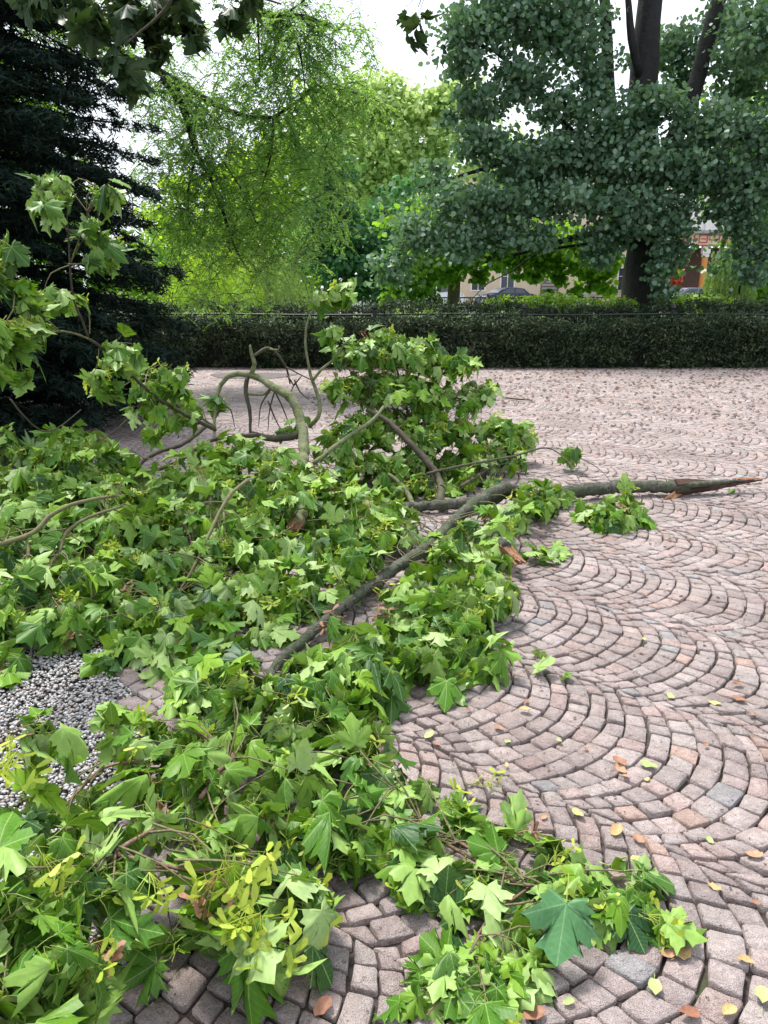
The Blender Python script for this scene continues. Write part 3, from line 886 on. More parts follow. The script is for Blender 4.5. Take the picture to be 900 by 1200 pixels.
# --- 7 nearest left branch, raised
H = Branch("nearest branch at the lower left corner, held off the ground, large drooping leaves", loc=ath(60, 1150, 0))
H.limb([ath(-60, 1180, .3), ath(0, 1090, .34), ath(60, 1040, .32), ath(130, 1000, .30), ath(190, 965, .26)], [.009, .008, .007, .006, .004], M_bark_red, 7)
H.limb([ath(40, 985, .10), ath(90, 930, .12), ath(120, 900, .15), ath(170, 890, .16)], [.005, .006, .005, .004], M_bark_red, 6)
H.limb([ath(130, 1000, .30), ath(230, 1020, .26), ath(300, 1010, .22)], [.005, .004, .003], M_bark_red, 6)
H.limb([ath(-60, 900, .4), ath(0, 870, .42), ath(40, 860, .42)], [.004, .004, .003], M_bark_red, 6)
for (x, y, h, rx, rz, d) in [(30, 1010, .34, .08, .05, 2.0), (70, 1060, .34, .10, .06, 1.8), (20, 1100, .42, .10, .06, 1.8), (110, 1030, .30, .08, .06, 1.8), (40, 1170, .30, .12, .08, 1.6), (100, 1130, .22, .10, .07, 1.6),
                             (160, 980, .26, .09, .05, 1.6), (90, 1190, .2, .10, .06, 1.5), (0, 1050, .40, .06, .05, 1.5)]:
    H.clump(ath(x, y, h), rx, rz, d, size=.104, droop=.9, seedp=.4)
for (x, y, h, rx, rz, d) in [(40, 860, .42, .05, .04, 4.0), (20, 950, .2, .06, .05, 1.0), (130, 880, .16, .07, .05, 1.7), (110, 930, .12, .06, .05, 1.4), (150, 830, .16, .07, .05, 1.5), (160, 930, .14, .07, .05, 1.4), (60, 960, .14, .06, .04, 1.2)]:
    H.clump(ath(x, y, h), rx, rz, d, size=.11, droop=.9, seedp=.5)
for (x, y, h, rx, rz, d) in [(250, 1030, .22, .10, .05, 1.7), (310, 1040, .20, .09, .05, 1.8), (350, 1010, .16, .08, .04, 1.5), (290, 1090, .16, .07, .04, 1.3), (340, 1075, .15, .07, .05, 1.3), (200, 1120, .05, .06, .03, .9)]:
    H.clump(ath(x, y, h), rx, rz, d, size=.125, droop=1.1, seedp=.5)

for (x, y, h, sz) in [(262, 1008, .32, .12), (275, 1015, .31, .12), (255, 1022, .30, .10), (285, 1000, .31, .10), (305, 1070, .26, .10), (292, 1060, .27, .09), (175, 1022, .33, .10), (50, 1000, .42, .10), (110, 1100, .30, .08), (20, 880, .50, .10), (12, 860, .5, .09)]:
    H.seeds.append((frame_m(ath(x, y, h), Vector((random.uniform(-.5, .5), -.6, -.3)), Vector((0, -.3, 1)) + rvec(.3), sz), random.randrange(4)))
# --- 8 sprig at the bottom right
I = Branch("separate leafy sprig with one big blue-green leaf on the cobbles at the bottom", loc=ath(640, 1080, 0))
I.limb([ath(500, 975, .04), ath(560, 1010, .05), ath(620, 1040, .05), ath(690, 1055, .05), ath(740, 1075, .04)], [.005, .005, .005, .004, .003], M_bark_red, 6)
I.limb([ath(620, 1040, .05), ath(570, 1080, .04), ath(540, 1140, .04), ath(500, 1190, .03)], [.004, .004, .003, .002], M_bark_red, 6)
for (x, y, h, rx, rz, d) in [(540, 985, .05, .09, .04, 1.7), (600, 1000, .06, .08, .04, 1.8), (640, 1030, .06, .09, .04, 1.8), (690, 1050, .06, .09, .05, 2.0), (740, 1075, .04, .07, .03, 2.0), (620, 1065, .04, .06, .03, 1.6), (585, 1110, .05, .07, .04, 1.7),
                             (540, 1130, .05, .06, .04, 1.7), (560, 1165, .04, .06, .03, 1.6), (510, 1190, .03, .06, .03, 1.5), (500, 1010, .04, .07, .03, 1.5), (600, 1140, .03, .04, .02, 1.4), (560, 1040, .05, .08, .04, 1.5), (520, 1060, .04, .06, .03, 1.0), (580, 975, .04, .07, .03, 1.4), (650, 1075, .05, .07, .03, 1.6), (500, 1150, .03, .05, .03, 1.2), (720, 1030, .05, .06, .04, 1.3)]:
    I.clump(ath(x, y, h), rx, rz, d * .8, size=.10, seedp=.35)

# --- 9 flat little sprig on the cobbles right of the pile
K = Branch("small flattened sprig of crushed leaves lying right of the torn orange stub", loc=ath(640, 645, 0))
K.limb([ath(604, 648, .015), ath(630, 646, .015), ath(655, 640, .015)], [.003, .003, .002], M_bark_twig, 5)
for x, y in [(612, 652), (625, 645), (640, 650), (648, 640), (658, 643), (632, 655)]:
    K.spray(ath(x, y, .03), Vector((random.uniform(-.5, 1), random.uniform(-.6, .3), .1)), 3, .10, twig=False, seedp=0)
# torn orange stub of wood
st = Branch("short torn orange-brown stub of wood at the pile's right edge", "wood stub", ath(598, 652, 0), "wood_stub", None)
m = MB()
for k in range(14):
    p0 = ath(593, 640, .15) + rvec(.016)
    p1 = ath(607 + random.uniform(-2, 3), 658 + random.uniform(-3, 3), .09) + rvec(.012)
    m.tube([p0 - st.loc, p1 - st.loc], [.018, .006], 4)
m.build("torn_end", M_wood, st.root)
st.limb([ath(577, 628, .16), ath(594, 641, .15)], [.032, .030], M_bark_big, 8)

# --- overhead live maple twigs
U = Branch("dark silhouetted maple bough hanging into the top left of the view", "overhanging branch", at(150, -60, 4.0), "maple_bough", None)
U.limb([at(150, -160, 3.6), at(190, -60, 3.9), at(200, 0, 4.0), at(150, 50, 4.1)], [.02, .014, .009, .004], M_bark_dark, 6)
U.limb([at(190, -60, 3.9), at(270, -15, 4.0), at(330, 5, 4.1)], [.010, .007, .004], M_bark_dark, 6)
for (x, y, rx, rz, d) in [(130, 5, .15, .10, 2.0), (170, 30, .14, .10, 1.8), (145, 70, .07, .10, 2.2), (155, 100, .05, .05, 3.0), (215, 10, .14, .08, 1.6), (260, 20, .10, .06, 1.6), (300, 0, .08, .05, 2.2), (180, 95 - 40, .04, .03, 2), (240, 40, .06, .04, 2.0), (60, 0, .14, .06, 1.6), (95, 20, .12, .06, 1.6), (120, 30, .08, .1, 1.6)]:
    U.clump(at(x, y, 4.4), rx, rz, d * .75, size=.105, droop=1.2, seedp=0)
V = Branch("single dark maple twig end hanging into the white sky at the top", "overhanging twig", at(500, -40, 6.0), "maple_twig", None)
V.limb([at(520, -90, 5.9), at(505, -30, 6.0), at(490, 8, 6.0)], [.008, .005, .003], M_bark_dark, 5)
for (x, y) in [(478, 8), (488, 22), (497, 10), (485, 30)]:
    V.spray(at(x, y, 6.0), Vector((random.uniform(-.6, .6), 0, -.6)), 2, .14, twig=True, seedp=0, spread=.5)
I.spray(ath(650, 1070, .10), Vector((0, -1, -.1)), 0)
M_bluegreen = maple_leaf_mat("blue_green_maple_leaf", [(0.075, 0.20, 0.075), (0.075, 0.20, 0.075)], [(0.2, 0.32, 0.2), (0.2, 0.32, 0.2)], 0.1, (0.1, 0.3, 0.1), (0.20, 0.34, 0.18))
bl_ = MESH_HI[0].copy()
bl_.materials.clear()
bl_.materials.append(M_bluegreen)
o = bpy.data.objects.new("leaf", bl_)
COL.objects.link(o)
o.parent = I.root
o['label'] = "big blue-green leaf lying on top of the sprig"
o.matrix_local = Matrix.Translation(-I.loc) @ frame_m(ath(664, 1058, .15), Vector((-.25, -.9, -.22)), Vector((0.1, -.35, 1)), .145)

# visibility: coarse depth buffer of all maple leaves
CELL = 7
zb = {}
allv = []
for b in Branch.all:
    for i, (m, t, s) in enumerate(b.leaves):
        c = m @ Vector((0, 0.4, -0.1))
        allv.append((b, i, c))
P = np.array([[*c] for _, _, c in allv])
PX, PY, DEP = proj(P)
for k, (b, i, c) in enumerate(allv):
    r = int(0.30 * min(b.leaves[i][2], .16) * 900 / max(DEP[k], .3) / CELL)
    cx, cy = int(PX[k] // CELL), int(PY[k] // CELL)
    for a in range(-r, r + 1):
        for e in range(-r, r + 1):
            q = (cx + a, cy + e)
            if DEP[k] < zb.get(q, 1e9):
                zb[q] = DEP[k]
score = {}
for k, (b, i, c) in enumerate(allv):
    inf = -20 < PX[k] < 920 and -20 < PY[k] < 1220 and DEP[k] > 0.2
    vis = inf and DEP[k] <= zb.get((int(PX[k] // CELL), int(PY[k] // CELL)), 0) + 0.07
    sz = min(b.leaves[i][2], 1) / max(DEP[k], .2)
    score[(id(b), i)] = (sz if vis else sz * 0.001 if inf else 0)


def finish(b, lib=MESH_HI, mat=M_leaf):
    order = sorted(range(len(b.leaves)), key=lambda i: -score[(id(b), i)])
    inv = Matrix.Translation(-b.loc)
    for i in order[:300]:
        m, t, s = b.leaves[i]
        o = bpy.data.objects.new("leaf", lib[t])
        COL.objects.link(o)
        o.parent = b.root
        o.matrix_local = inv @ m
    rest = order[300:]
    if rest:
        V, F, T, UVs = [], [], [], []
        base = 0
        for i in rest:
            m, t, s = b.leaves[i]
            tv, tf, tuv = TEMPL_LO[t]
            M = np.array(inv @ m)
            V.append(tv @ M[:3, :3].T + M[:3, 3])
            F.append(TRI_LO[t] + base)
            T.append(np.full(len(tv), random.random()))
            UVs.append(tuv)
            base += len(tv)
        me = mesh_np("leaves", np.concatenate(V), np.concatenate(F), {"tint": np.concatenate(T)}, True, np.concatenate(UVs))
        o = obj("leaves", me, mat, b.root)
        o['kind'] = 'stuff'
    if b.tw.v:
        o = b.tw.build("twigs", M_bark_dark if lib is MESH_DARK else M_bark_twig, b.root, True)
        o['kind'] = 'stuff'
    for m, t in b.seeds:
        o = bpy.data.objects.new("seed_cluster", (SEEDS_DRY if random.random() < .10 else SEEDS)[t])
        COL.objects.link(o)
        o.parent = b.root
        o.matrix_local = inv @ m
    return len(b.leaves)


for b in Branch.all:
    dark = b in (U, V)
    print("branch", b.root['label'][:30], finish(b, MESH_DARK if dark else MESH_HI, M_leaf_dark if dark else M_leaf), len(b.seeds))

# ------------------------------------------------------------------ cobbles: quarter fans on a square net
E1 = np.array([0.978, -0.208])
E2 = np.array([-0.208, -0.978])
ORG = np.array([0.51, 2.613])
DF = 0.92
RING = 0.0915
crng = random.Random(5)
stones = []
# segmental arches: lanes of equal arcs, every arc shifted one sett along the lane
AX = math.radians(-38)
EU = np.array([math.cos(AX), math.sin(AX)])
EV = np.array([-math.sin(AX), math.cos(AX)])
LW, RHO, PITCH_S = 0.77, 0.49, 0.084
org = ath(600, 772, 0)
org = np.array([org.x, org.y])
PHI = math.asin(LW / 2 / RHO)
for lane in range(-22, 22):
    sh = crng.uniform(0, PITCH_S)
    jit = [crng.uniform(-.009, .009) for _ in range(470)]
    wav = [crng.uniform(0, 6.28) for _ in range(470)]
    c0_ = org + EV * (lane + .5) * LW
    for k in range(-230, 230):
        base_ = c0_ + EU * (k * PITCH_S + sh - RHO)
        mid_ = base_ + EU * RHO
        if mid_[1] < -0.6 or mid_[1] > 16.6 or abs(mid_[0]) > 0.60 * mid_[1] + 2.6:
            continue
        n = 11 + crng.choice((0, 1, 1, 1))
        cuts = [0.0]
        for i in range(n):
            edge = abs((i + .5) / n - .5) * 2
            cuts.append(cuts[-1] + crng.uniform(0.74, 1.26) * (1.12 - .25 * edge))
        cuts = [c / cuts[-1] for c in cuts]
        for i in range(n):
            q = []
            for dk, f in ((0, cuts[i]), (PITCH_S, cuts[i]), (PITCH_S, cuts[i + 1]), (0, cuts[i + 1])):
                an = -PHI + 2 * PHI * f
                # joints lean along the radius: outer corners spread slightly, kept inside the lane
                an2 = max(-PHI, min(PHI, an * (1 + (.10 if dk else 0))))
                kk = k + 230 + (1 if dk else 0)
                pt = base_ + EU * (dk + jit[kk] + .005 * math.sin(an2 * 5 + wav[kk]) + RHO * math.cos(an2)) + EV * RHO * math.sin(an2)
                q.append(pt + np.array([.013 * math.sin(pt[1] * 9 + 3 * math.sin(pt[0] * 3)) + .02 * math.sin(pt[1] * 2.3 + 1), .013 * math.sin(pt[0] * 8 + 2 * math.sin(pt[1] * 4)) + .02 * math.sin(pt[0] * 2.1)]))
            c = sum(q) / 4
            if c[0] < gx(c[1]) + 0.03 or c[1] > 15.55 or c[1] < 0.25 or abs(c[0]) > 0.60 * c[1] + 2.2:
                continue
            stones.append((c, q))
print("stones", len(stones))

PAL = [(0.44, 0.365, 0.35), (0.46, 0.36, 0.34), (0.42, 0.36, 0.35), (0.45, 0.395, 0.38), (0.38, 0.32, 0.31), (0.46, 0.335, 0.29), (0.39, 0.38, 0.39), (0.48, 0.405, 0.39)]
PW = [6, 4, 6, 5, 3, .35, .7, 3]


def stone_geo(c, q, near):
    cs = [p - c for p in q]
    if sum((cs[i][0] * cs[(i + 1) % 4][1] - cs[(i + 1) % 4][0] * cs[i][1]) for i in range(4)) < 0:
        cs = cs[::-1]
    gap = 0.0040 + crng.uniform(-0.001, 0.002)
    sh = []
    for p in cs:
        L = np.linalg.norm(p)
        sh.append(p * (1 - gap * 1.45 / max(L, 0.02)) + np.array([crng.uniform(-.0048, .0048), crng.uniform(-.0048, .0048)]))
    z0 = crng.uniform(-0.005, 0.004) - (crng.random() < .06) * .006
    tx, ty = crng.uniform(-.06, .06), crng.uniform(-.06, .06)
    if not near:
        z0, tx, ty = z0 * .5, tx * .4, ty * .4
    V, F = [], []
    if near:
        out = []
        for i in range(4):
            a, b, pv = sh[i], sh[(i + 1) % 4], sh[i - 1]
            for f, w in ((0.07, pv), ):
                out.append(a + (w - a) * f)
            out.append(a + (b - a) * 0.07)
            out.append((a * .55 + b * .45) * crng.uniform(0.95, 1.05))
        N = len(out)                                                   # 12 outline points
        for lev, sc, z in ((0, 1.0, -0.03), (1, 1.0, -0.0015), (2, 0.93, 0.0022)):
            for p in out:
                x, y = p * sc
                V.append((x, y, z0 + z + tx * x + ty * y + (crng.uniform(-.0018, .0018) if lev else 0)))
        V.append((0, 0, z0 + 0.0024 + crng.uniform(-.001, .001)))
        for lv in range(2):
            for i in range(N):
                j = (i + 1) % N
                F.append((lv * N + i, lv * N + j, (lv + 1) * N + j, (lv + 1) * N + i))
        for i in range(N):
            F.append((2 * N + i, 2 * N + (i + 1) % N, 3 * N))
    else:
        for sc, z in ((1.0, -0.025), (1.0, -0.002), (0.92, 0.002)):
            for p in sh:
                x, y = p * sc
                V.append((x, y, z0 + z + tx * x + ty * y))
        for lv in range(2):
            for i in range(4):
                j = (i + 1) % 4
                F.append((lv * 4 + i, lv * 4 + j, lv * 4 + 4 + j, lv * 4 + 4 + i))
        F.append((8, 9, 10, 11))
    return V, F


C3 = np.array([[c[0], c[1], 0.0] for c, _ in stones])
sx, sy, sdp = proj(C3)
rank = []
for i in range(len(stones)):
    if not (5 < sx[i] < 895 and 300 < sy[i] < 1195):
        continue
    q = (int(sx[i] // CELL), int(sy[i] // CELL))
    if zb.get(q, 1e9) < sdp[i] - 0.03:
        continue
    rank.append((sdp[i], i))
rank.sort()
solo = set(i for _, i in rank[:300])
NV, NF, NC = [], [], []
base = 0
for i, (c, q) in enumerate(stones):
    near = c[1] < 6.5
    V, F = stone_geo(c, q, near)
    col = np.array(crng.choices(PAL, PW)[0]) * crng.uniform(0.76, 1.04)
    if i in solo:
        me = mesh_np("cobble", V, F, {"stone": np.tile(col, (len(V), 1))}, near)
        obj("cobble", me, M_stone, pave, (c[0], c[1], 0))
    else:
        NV += [(x + c[0], y + c[1], z) for x, y, z in V]
        NF += [tuple(base + k for k in f) for f in F]
        NC += [col] * len(V)
        base += len(V)
me = mesh_np("cobbles", NV, NF, {"stone": np.array(NC)}, True)
o = obj("cobbles", me, M_stone, pave)
o['kind'] = 'stuff'

# ------------------------------------------------------------------ gravel
NG = 42000
OCV = np.array([(1, 0, 0), (0, 1, 0), (-1, 0, 0), (0, -1, 0), (.3, .2, .9), (0, 0, -1)])
OCF = np.array([(0, 1, 4), (1, 2, 4), (2, 3, 4), (3, 0, 4), (1, 0, 5), (2, 1, 5), (3, 2, 5), (0, 3, 5)])
gy = 0.5 + 5.0 * rng.random(NG)
gxx = np.array([gx(y) for y in gy]) + 0.04 - rng.random(NG) ** 1.2 * (.5 + .22 * gy)
gs = rng.uniform(0.0045, 0.0095, NG)
V = OCV[None] * rng.uniform(.7, 1.25, (NG, 6, 1)) + rng.normal(size=(NG, 6, 3)) * .16
ga = rng.uniform(0, 6.28, NG)
V = np.stack([V[:, :, 0] * np.cos(ga)[:, None] - V[:, :, 1] * np.sin(ga)[:, None], V[:, :, 0] * np.sin(ga)[:, None] + V[:, :, 1] * np.cos(ga)[:, None], V[:, :, 2]], 2)
V = V * (gs[:, None, None] * np.stack([rng.uniform(.8, 1.4, NG), rng.uniform(.8, 1.3, NG), rng.uniform(.6, .9, NG)], 1)[:, None, :])
V += np.stack([gxx, gy, -0.024 + rng.uniform(0, .016, NG)], 1)[:, None, :]
F = OCF[None] + (np.arange(NG) * 6)[:, None, None]
gc = np.stack([rng.uniform(.30, .50, NG)] * 3, 1) * np.array([1.0, .98, .97]) * np.where(rng.random(NG)[:, None] < .12, np.array([[1.0, .82, .72]]), 1)
o = obj("gravel", mesh_np("gravel", V.reshape(-1, 3), F.reshape(-1, 3), {"stone": np.repeat(gc, 6, 0)}), M_gravel)
o['kind'] = 'stuff'


# ------------------------------------------------------------------ loose fallen leaves
def small_leaf(seed, L=1.0):
    r = random.Random(seed)
    N = 12
    vs = [(0, 0, 0), (0, .5, .06)]
    out = []
    for k in range(N):
        a = 2 * math.pi * k / N
        rr = 0.5 * (1 + .06 * math.sin(5 * a + seed))
        x, y = math.sin(a) * rr * .68, .5 - math.cos(a) * rr
        if k == N // 2:
            y += .08
        z = .40 * abs(x) + .45 * (y - .5) ** 2 + r.uniform(-.03, .09) + .10 * math.sin(3 * y + seed)
        out.append((x, y, max(z, 0) + .01))
    vs = [(0, .5, .02)] + out
    fs = [(0, 1 + i, 1 + (i + 1) % N) for i in range(N)]
    b = len(vs)
    vs += [(-.012, 0, .02), (.012, 0, .02), (.02, -.3, .06), (0, -.3, .06)]
    fs.append((b, b + 1, b + 2, b + 3))
    return mesh_np("small_leaf", vs, fs, {"tint": np.zeros(len(vs))}, True)


def put_small(px, py, sz, mat, label, seed, group="loose leaves on the cobbles"):
    me = small_leaf(seed)
    p = ath(px, py, 0.008)
    o = obj("fallen_leaf", me, mat)
    o.location = p
    o.scale = (sz, sz, sz)
    o.rotation_euler = (random.uniform(-.12, .12), random.uniform(-.12, .12), random.uniform(0, 6.28))
    tag(o, label, "leaf", group)


for k, (x, y, s, mt, lb) in enumerate([
    (643, 905 + 0, .0, None, None),
    (732, 900, .055, M_dry, "curled rust-brown leaf left of the pale round leaf on the cobbles"),
    (722, 898, .045, M_dry, "smaller curled brown leaf touching the rust-brown one on the cobbles"),
    (770, 902, .060, M_palegreen, "pale green round leaf on the cobbles below the middle fan"),
    (745, 1003, .055, M_yellow, "upright yellow leaf with brown ribs above the bottom sprig"),
    (718, 980, .050, M_yellow, "flat yellow leaf on the cobbles above the ribbed yellow leaf"),
    (755, 990, .042, M_dry, "small salmon-coloured leaf beside the ribbed yellow leaf"),
    (388, 1172, .048, M_dry, "orange-brown crinkled leaf below the hanging leaf cluster"),
    (638, 1188, .048, M_dry, "folded brown leaf at the bottom edge of the cobbles"),
    (791, 1123, .050, M_yellow, "yellow-brown leaf touching the lower edge of the bottom sprig"),
    (775, 1120, .040, M_dry, "brown leaf scrap tucked beside the yellow-brown leaf by the sprig"),
    (767, 1147, .046, M_palegreen, "yellow-green oval leaf standing on edge below the bottom sprig"),
    (820, 1190, .045, M_dry, "orange leaf between two yellowish leaves at the bottom edge"),
    (847, 1191, .040, M_yellow, "lobed yellow leaf right of the orange leaf at the bottom edge"),
    (893, 1180, .055, M_palegreen, "yellow-green leaf in the bottom right corner"),
    (893, 1003, .045, M_dry, "orange-brown leaf at the right edge above the corner"),
    (672, 948, .045, M_yellow, "yellowish flat leaf above the deep green leaves of the sprig"),
    (612, 945, .035, M_dry, "small orange leaf beside the dark green sprig tip"),
    (590, 856, .040, M_dry, "orange-red leaf in the centre of the lower cobble fan"),
    (608, 832, .045, M_yellow, "yellow and brown leaf just above the orange-red one"),
    (507, 860, .045, M_palegreen, "pale yellow leaf near the pile's right edge"),
    (783, 814, .040, M_palegreen, "small yellow-green leaf in the middle of the cobbles, alone"),
    (845, 826, .045, M_yellow, "brownish yellow leaf right of the small yellow-green one"),
    (858, 816, .055, M_dry, "salmon-brown leaf beside the brownish yellow leaf at the right"),
    (870, 802, .045, M_dry, "rusty leaf just above the salmon-brown leaf at the right"),
]):
    if mt is not None:
        put_small(x, y, s, mt, lb, k)
used_ = set()
for k in range(70):
    x, y = random.uniform(500, 895), random.uniform(640, 1190)
    q = (int(x // CELL), int(y // CELL))
    if q in zb:
        continue
    mt = random.choice([M_dry, M_dry, M_yellow, M_palegreen])
    kind = {M_dry: "tiny dry brown leaf scrap", M_yellow: "tiny yellowish leaf scrap", M_palegreen: "tiny pale green leaf scrap"}[mt]
    xb = ["close to the leafy pile", "left of the cobbles' middle", "right of the cobbles' middle", "near the right edge"][0 if x < 600 else 1 if x < 700 else 2 if x < 800 else 3]
    yb = ["farthest rows", "upper rows", "middle rows", "rows by the bottom sprig", "nearest rows"][0 if y < 740 else 1 if y < 840 else 2 if y < 960 else 3 if y < 1100 else 4]
    lb = kind + " " + xb + ", " + yb
    if lb in used_ or len(used_) > 24:
        continue
    used_.add(lb)
    put_small(x, y, random.uniform(.018, .034), mt, lb, 100 + k)


def put_maple(px, py, sz, rot, idx, label, h=.02, flipz=1):
    root = obj("fallen_leaf", MESH_HI[idx])
    root.matrix_world = frame_m(ath(px, py, h), Vector((math.cos(rot), math.sin(rot), .05)), Vector((.1, .05, flipz)), sz)
    tag(root, label, "leaf", "loose leaves on the cobbles")


put_maple(628, 783, .10, -.2, 0, "pale maple leaf lying underside up on the cobbles", .03, -1)
put_maple(633, 765, .08, 1.4, 6, "dark folded maple leaf with a brown spot above the pale one", .03)
put_maple(668, 792, .07, 2.6, 3, "small dark folded maple leaf right of the pale one", .03)
put_maple(860, 575, .10, 2.9, 0, "flat green maple leaf near the torn end of the bough", .02)
m = obj("loose_seed_cluster", SEEDS[0])
m.matrix_world = frame_m(ath(568, 922, .03), Vector((.2, 1, 0)), Vector((0, 0, 1)), .09)
tag(m, "small bunch of green winged seeds lying on the cobbles near the pile", "seeds")
# small branch scrap and brown scraps far off
m = MB()
P_, R_ = spline([ath(592, 466, .02), ath(610, 468, .03), ath(624, 469, .02)], [.012, .012, .006], .05)
m.tube(P_, R_, 6)
tag(m.build("fallen_twig", M_bark_dark), "bare dark twig lying alone on the far cobbles", "twig")

# leaf litter: dark crumbs over the far square, at the hedge foot and by the conifer
NL = 4200
lx, ly = [], []
while len(lx) < NL:
    k = random.random()
    if k < .66:
        y = 6.5 + 8.8 * random.random() ** .8
        x = random.uniform(-.1 * y, .58 * y)
    elif k < .76:
        y = 15.1 + random.gauss(0, .12)
        x = random.uniform(-5, 9)
    elif k < .90:
        y = random.uniform(.9, 7.5)
        x = gx(y) + random.gauss(0, .25)
    else:
        y = random.uniform(1.2, 6.5)
        x = random.uniform(-.6, .6 * y)
    lx.append(x)
    ly.append(min(y, 15.5))
lx, ly = np.array(lx), np.array(ly)
qv = np.array([(-.5, -.3, 0), (.1, -.45, .25), (.5, 0, .05), (.1, .4, .3), (-.4, .3, .1)])
far = np.clip(ly / 9, .18, 1.3)
sz = rng.uniform(.02, .055, NL) * far
an = rng.uniform(0, 6.28, NL)
ca, sa = np.cos(an), np.sin(an)
V = np.stack([(qv[None, :, 0] * ca[:, None] - qv[None, :, 1] * sa[:, None]) * sz[:, None] + lx[:, None],
              (qv[None, :, 0] * sa[:, None] + qv[None, :, 1] * ca[:, None]) * sz[:, None] + ly[:, None],
              qv[None, :, 2] * sz[:, None] + .006 + 0 * lx[:, None]], 2)
o = obj("leaf_litter", mesh_np("leaf_litter", V.reshape(-1, 3), (np.arange(5)[None] + 5 * np.arange(NL)[:, None]), {"tint": np.repeat(rng.random(NL), 5)}), M_litter)
o['kind'] = 'stuff'

NC_ = 3800
cy_ = rng.uniform(.9, 5.5, NC_)
cx_ = rng.uniform(-.7, 1, NC_) * cy_ * .6
cs_ = rng.uniform(.004, .013, NC_) * np.clip(cy_ / 3, .5, 1.6)
an = rng.uniform(0, 6.28, NC_)
ca, sa = np.cos(an), np.sin(an)
V = np.stack([(qv[None, :, 0] * ca[:, None] - qv[None, :, 1] * sa[:, None] * .5) * cs_[:, None] + cx_[:, None],
              (qv[None, :, 0] * sa[:, None] + qv[None, :, 1] * ca[:, None] * .5) * cs_[:, None] + cy_[:, None],
              qv[None, :, 2] * cs_[:, None] + .004 + 0 * cx_[:, None]], 2)
o = obj("crumbs", mesh_np("crumbs", V.reshape(-1, 3), (np.arange(5)[None] + 5 * np.arange(NC_)[:, None]), {"tint": np.repeat(rng.random(NC_), 5)}), M_litter)
o['kind'] = 'stuff'

# puddle seen through the arch
m = MB()
c = ath(296, 440, .007)
ring = [(c.x + math.cos(a) * .75 * (1 + .15 * math.sin(3 * a)), c.y + math.sin(a) * .55 * (1 + .2 * math.cos(2 * a)), .0075) for a in np.linspace(0, 6.28, 28)[:-1]]
m.add(ring, [tuple(range(27))])
o = m.build("puddle", M_water)
o['kind'] = 'structure'

# ------------------------------------------------------------------ scattered foliage machinery
SH_ROUND = np.array([(0, -.5, 0), (.38, -.25, .07), (.42, .15, .09), (0, .55, 0), (-.42, .15, .09), (-.38, -.25, .07)])
SH_DIAM = np.array([(0, -.5, 0), (.5, 0, .1), (0, .5, 0), (-.5, 0, .1)])


def scatter(P, size, shape=SH_ROUND, aspect=1.0, ydir=None, yrand=1.0, up=0.6, tint=None, zb_=None):
    """Leaf faces at points P; ydir preferred long axis; up how far the faces look at the sky."""
    n = len(P)
    y = rng.normal(size=(n, 3)) * yrand
    if ydir is not None:
        y = y + ydir
    y /= np.linalg.norm(y, axis=1, keepdims=True) + 1e-9
    z = rng.normal(size=(n, 3)) * (1 - up) + np.array([0, 0, up])
    x = np.cross(y, z)
    x /= np.linalg.norm(x, axis=1, keepdims=True) + 1e-9
    z = np.cross(x, y)
    s = size * rng.uniform(.65, 1.25, n)
    L = shape[None] * s[:, None, None]
    V = P[:, None, :] + x[:, None, :] * L[:, :, 0:1] * aspect + y[:, None, :] * L[:, :, 1:2] + z[:, None, :] * L[:, :, 2:3]
    k = shape.shape[0]
    F = np.arange(k)[None] + (np.arange(n) * k)[:, None]
    if tint is None:
        tint = rng.random(n)
    return V.reshape(-1, 3), F, np.repeat(tint, k)


def foliage(name, parts, mat, parent, kind=None):
    V, F, T, b = [], [], [], 0
    for v, f, t in parts:
        V.append(v)
        F.append(f + b)
        T.append(t)
        b += len(v)
    o = obj(name, mesh_np(name, np.concatenate(V), np.concatenate(F), {"tint": np.concatenate(T)}), mat, parent)
    if kind:
        o['kind'] = kind
    return o


def blob_pts(c, r, n, layers=0.0, shell=0.5):
    v = rng.normal(size=(n, 3))
    v /= np.linalg.norm(v, axis=1, keepdims=True)
    q = rng.uniform(shell, 1, n)[:, None] ** .7
    return np.array(c)[None] + v * q * np.array(r)[None]


def tier(c, r, n):
    """A loose, slightly drooping tier of twig clusters: groups of leaves rather than an even ball."""
    k = max(3, n // 26)
    ctr = blob_pts(c, r, k, shell=.15)
    idx = rng.integers(0, k, n)
    m = min(r) * .30
    return ctr[idx] + rng.normal(size=(n, 3)) * np.array([m * 1.25, m * 1.25, m * .6])


def trunk_mesh(root, segs, mat, n=10, wob=.05, name="trunk"):
    for i, (pts, rad) in enumerate(segs):
        P, R = spline(pts, rad, .35)
        m = MB()
        m.tube([p - Vector(root.location) for p in P], R, n, True, wob)
        m.build(name if i == 0 else "limb", mat, root, True)


def rel(V, root):
    return V - np.array(root.location)[None]


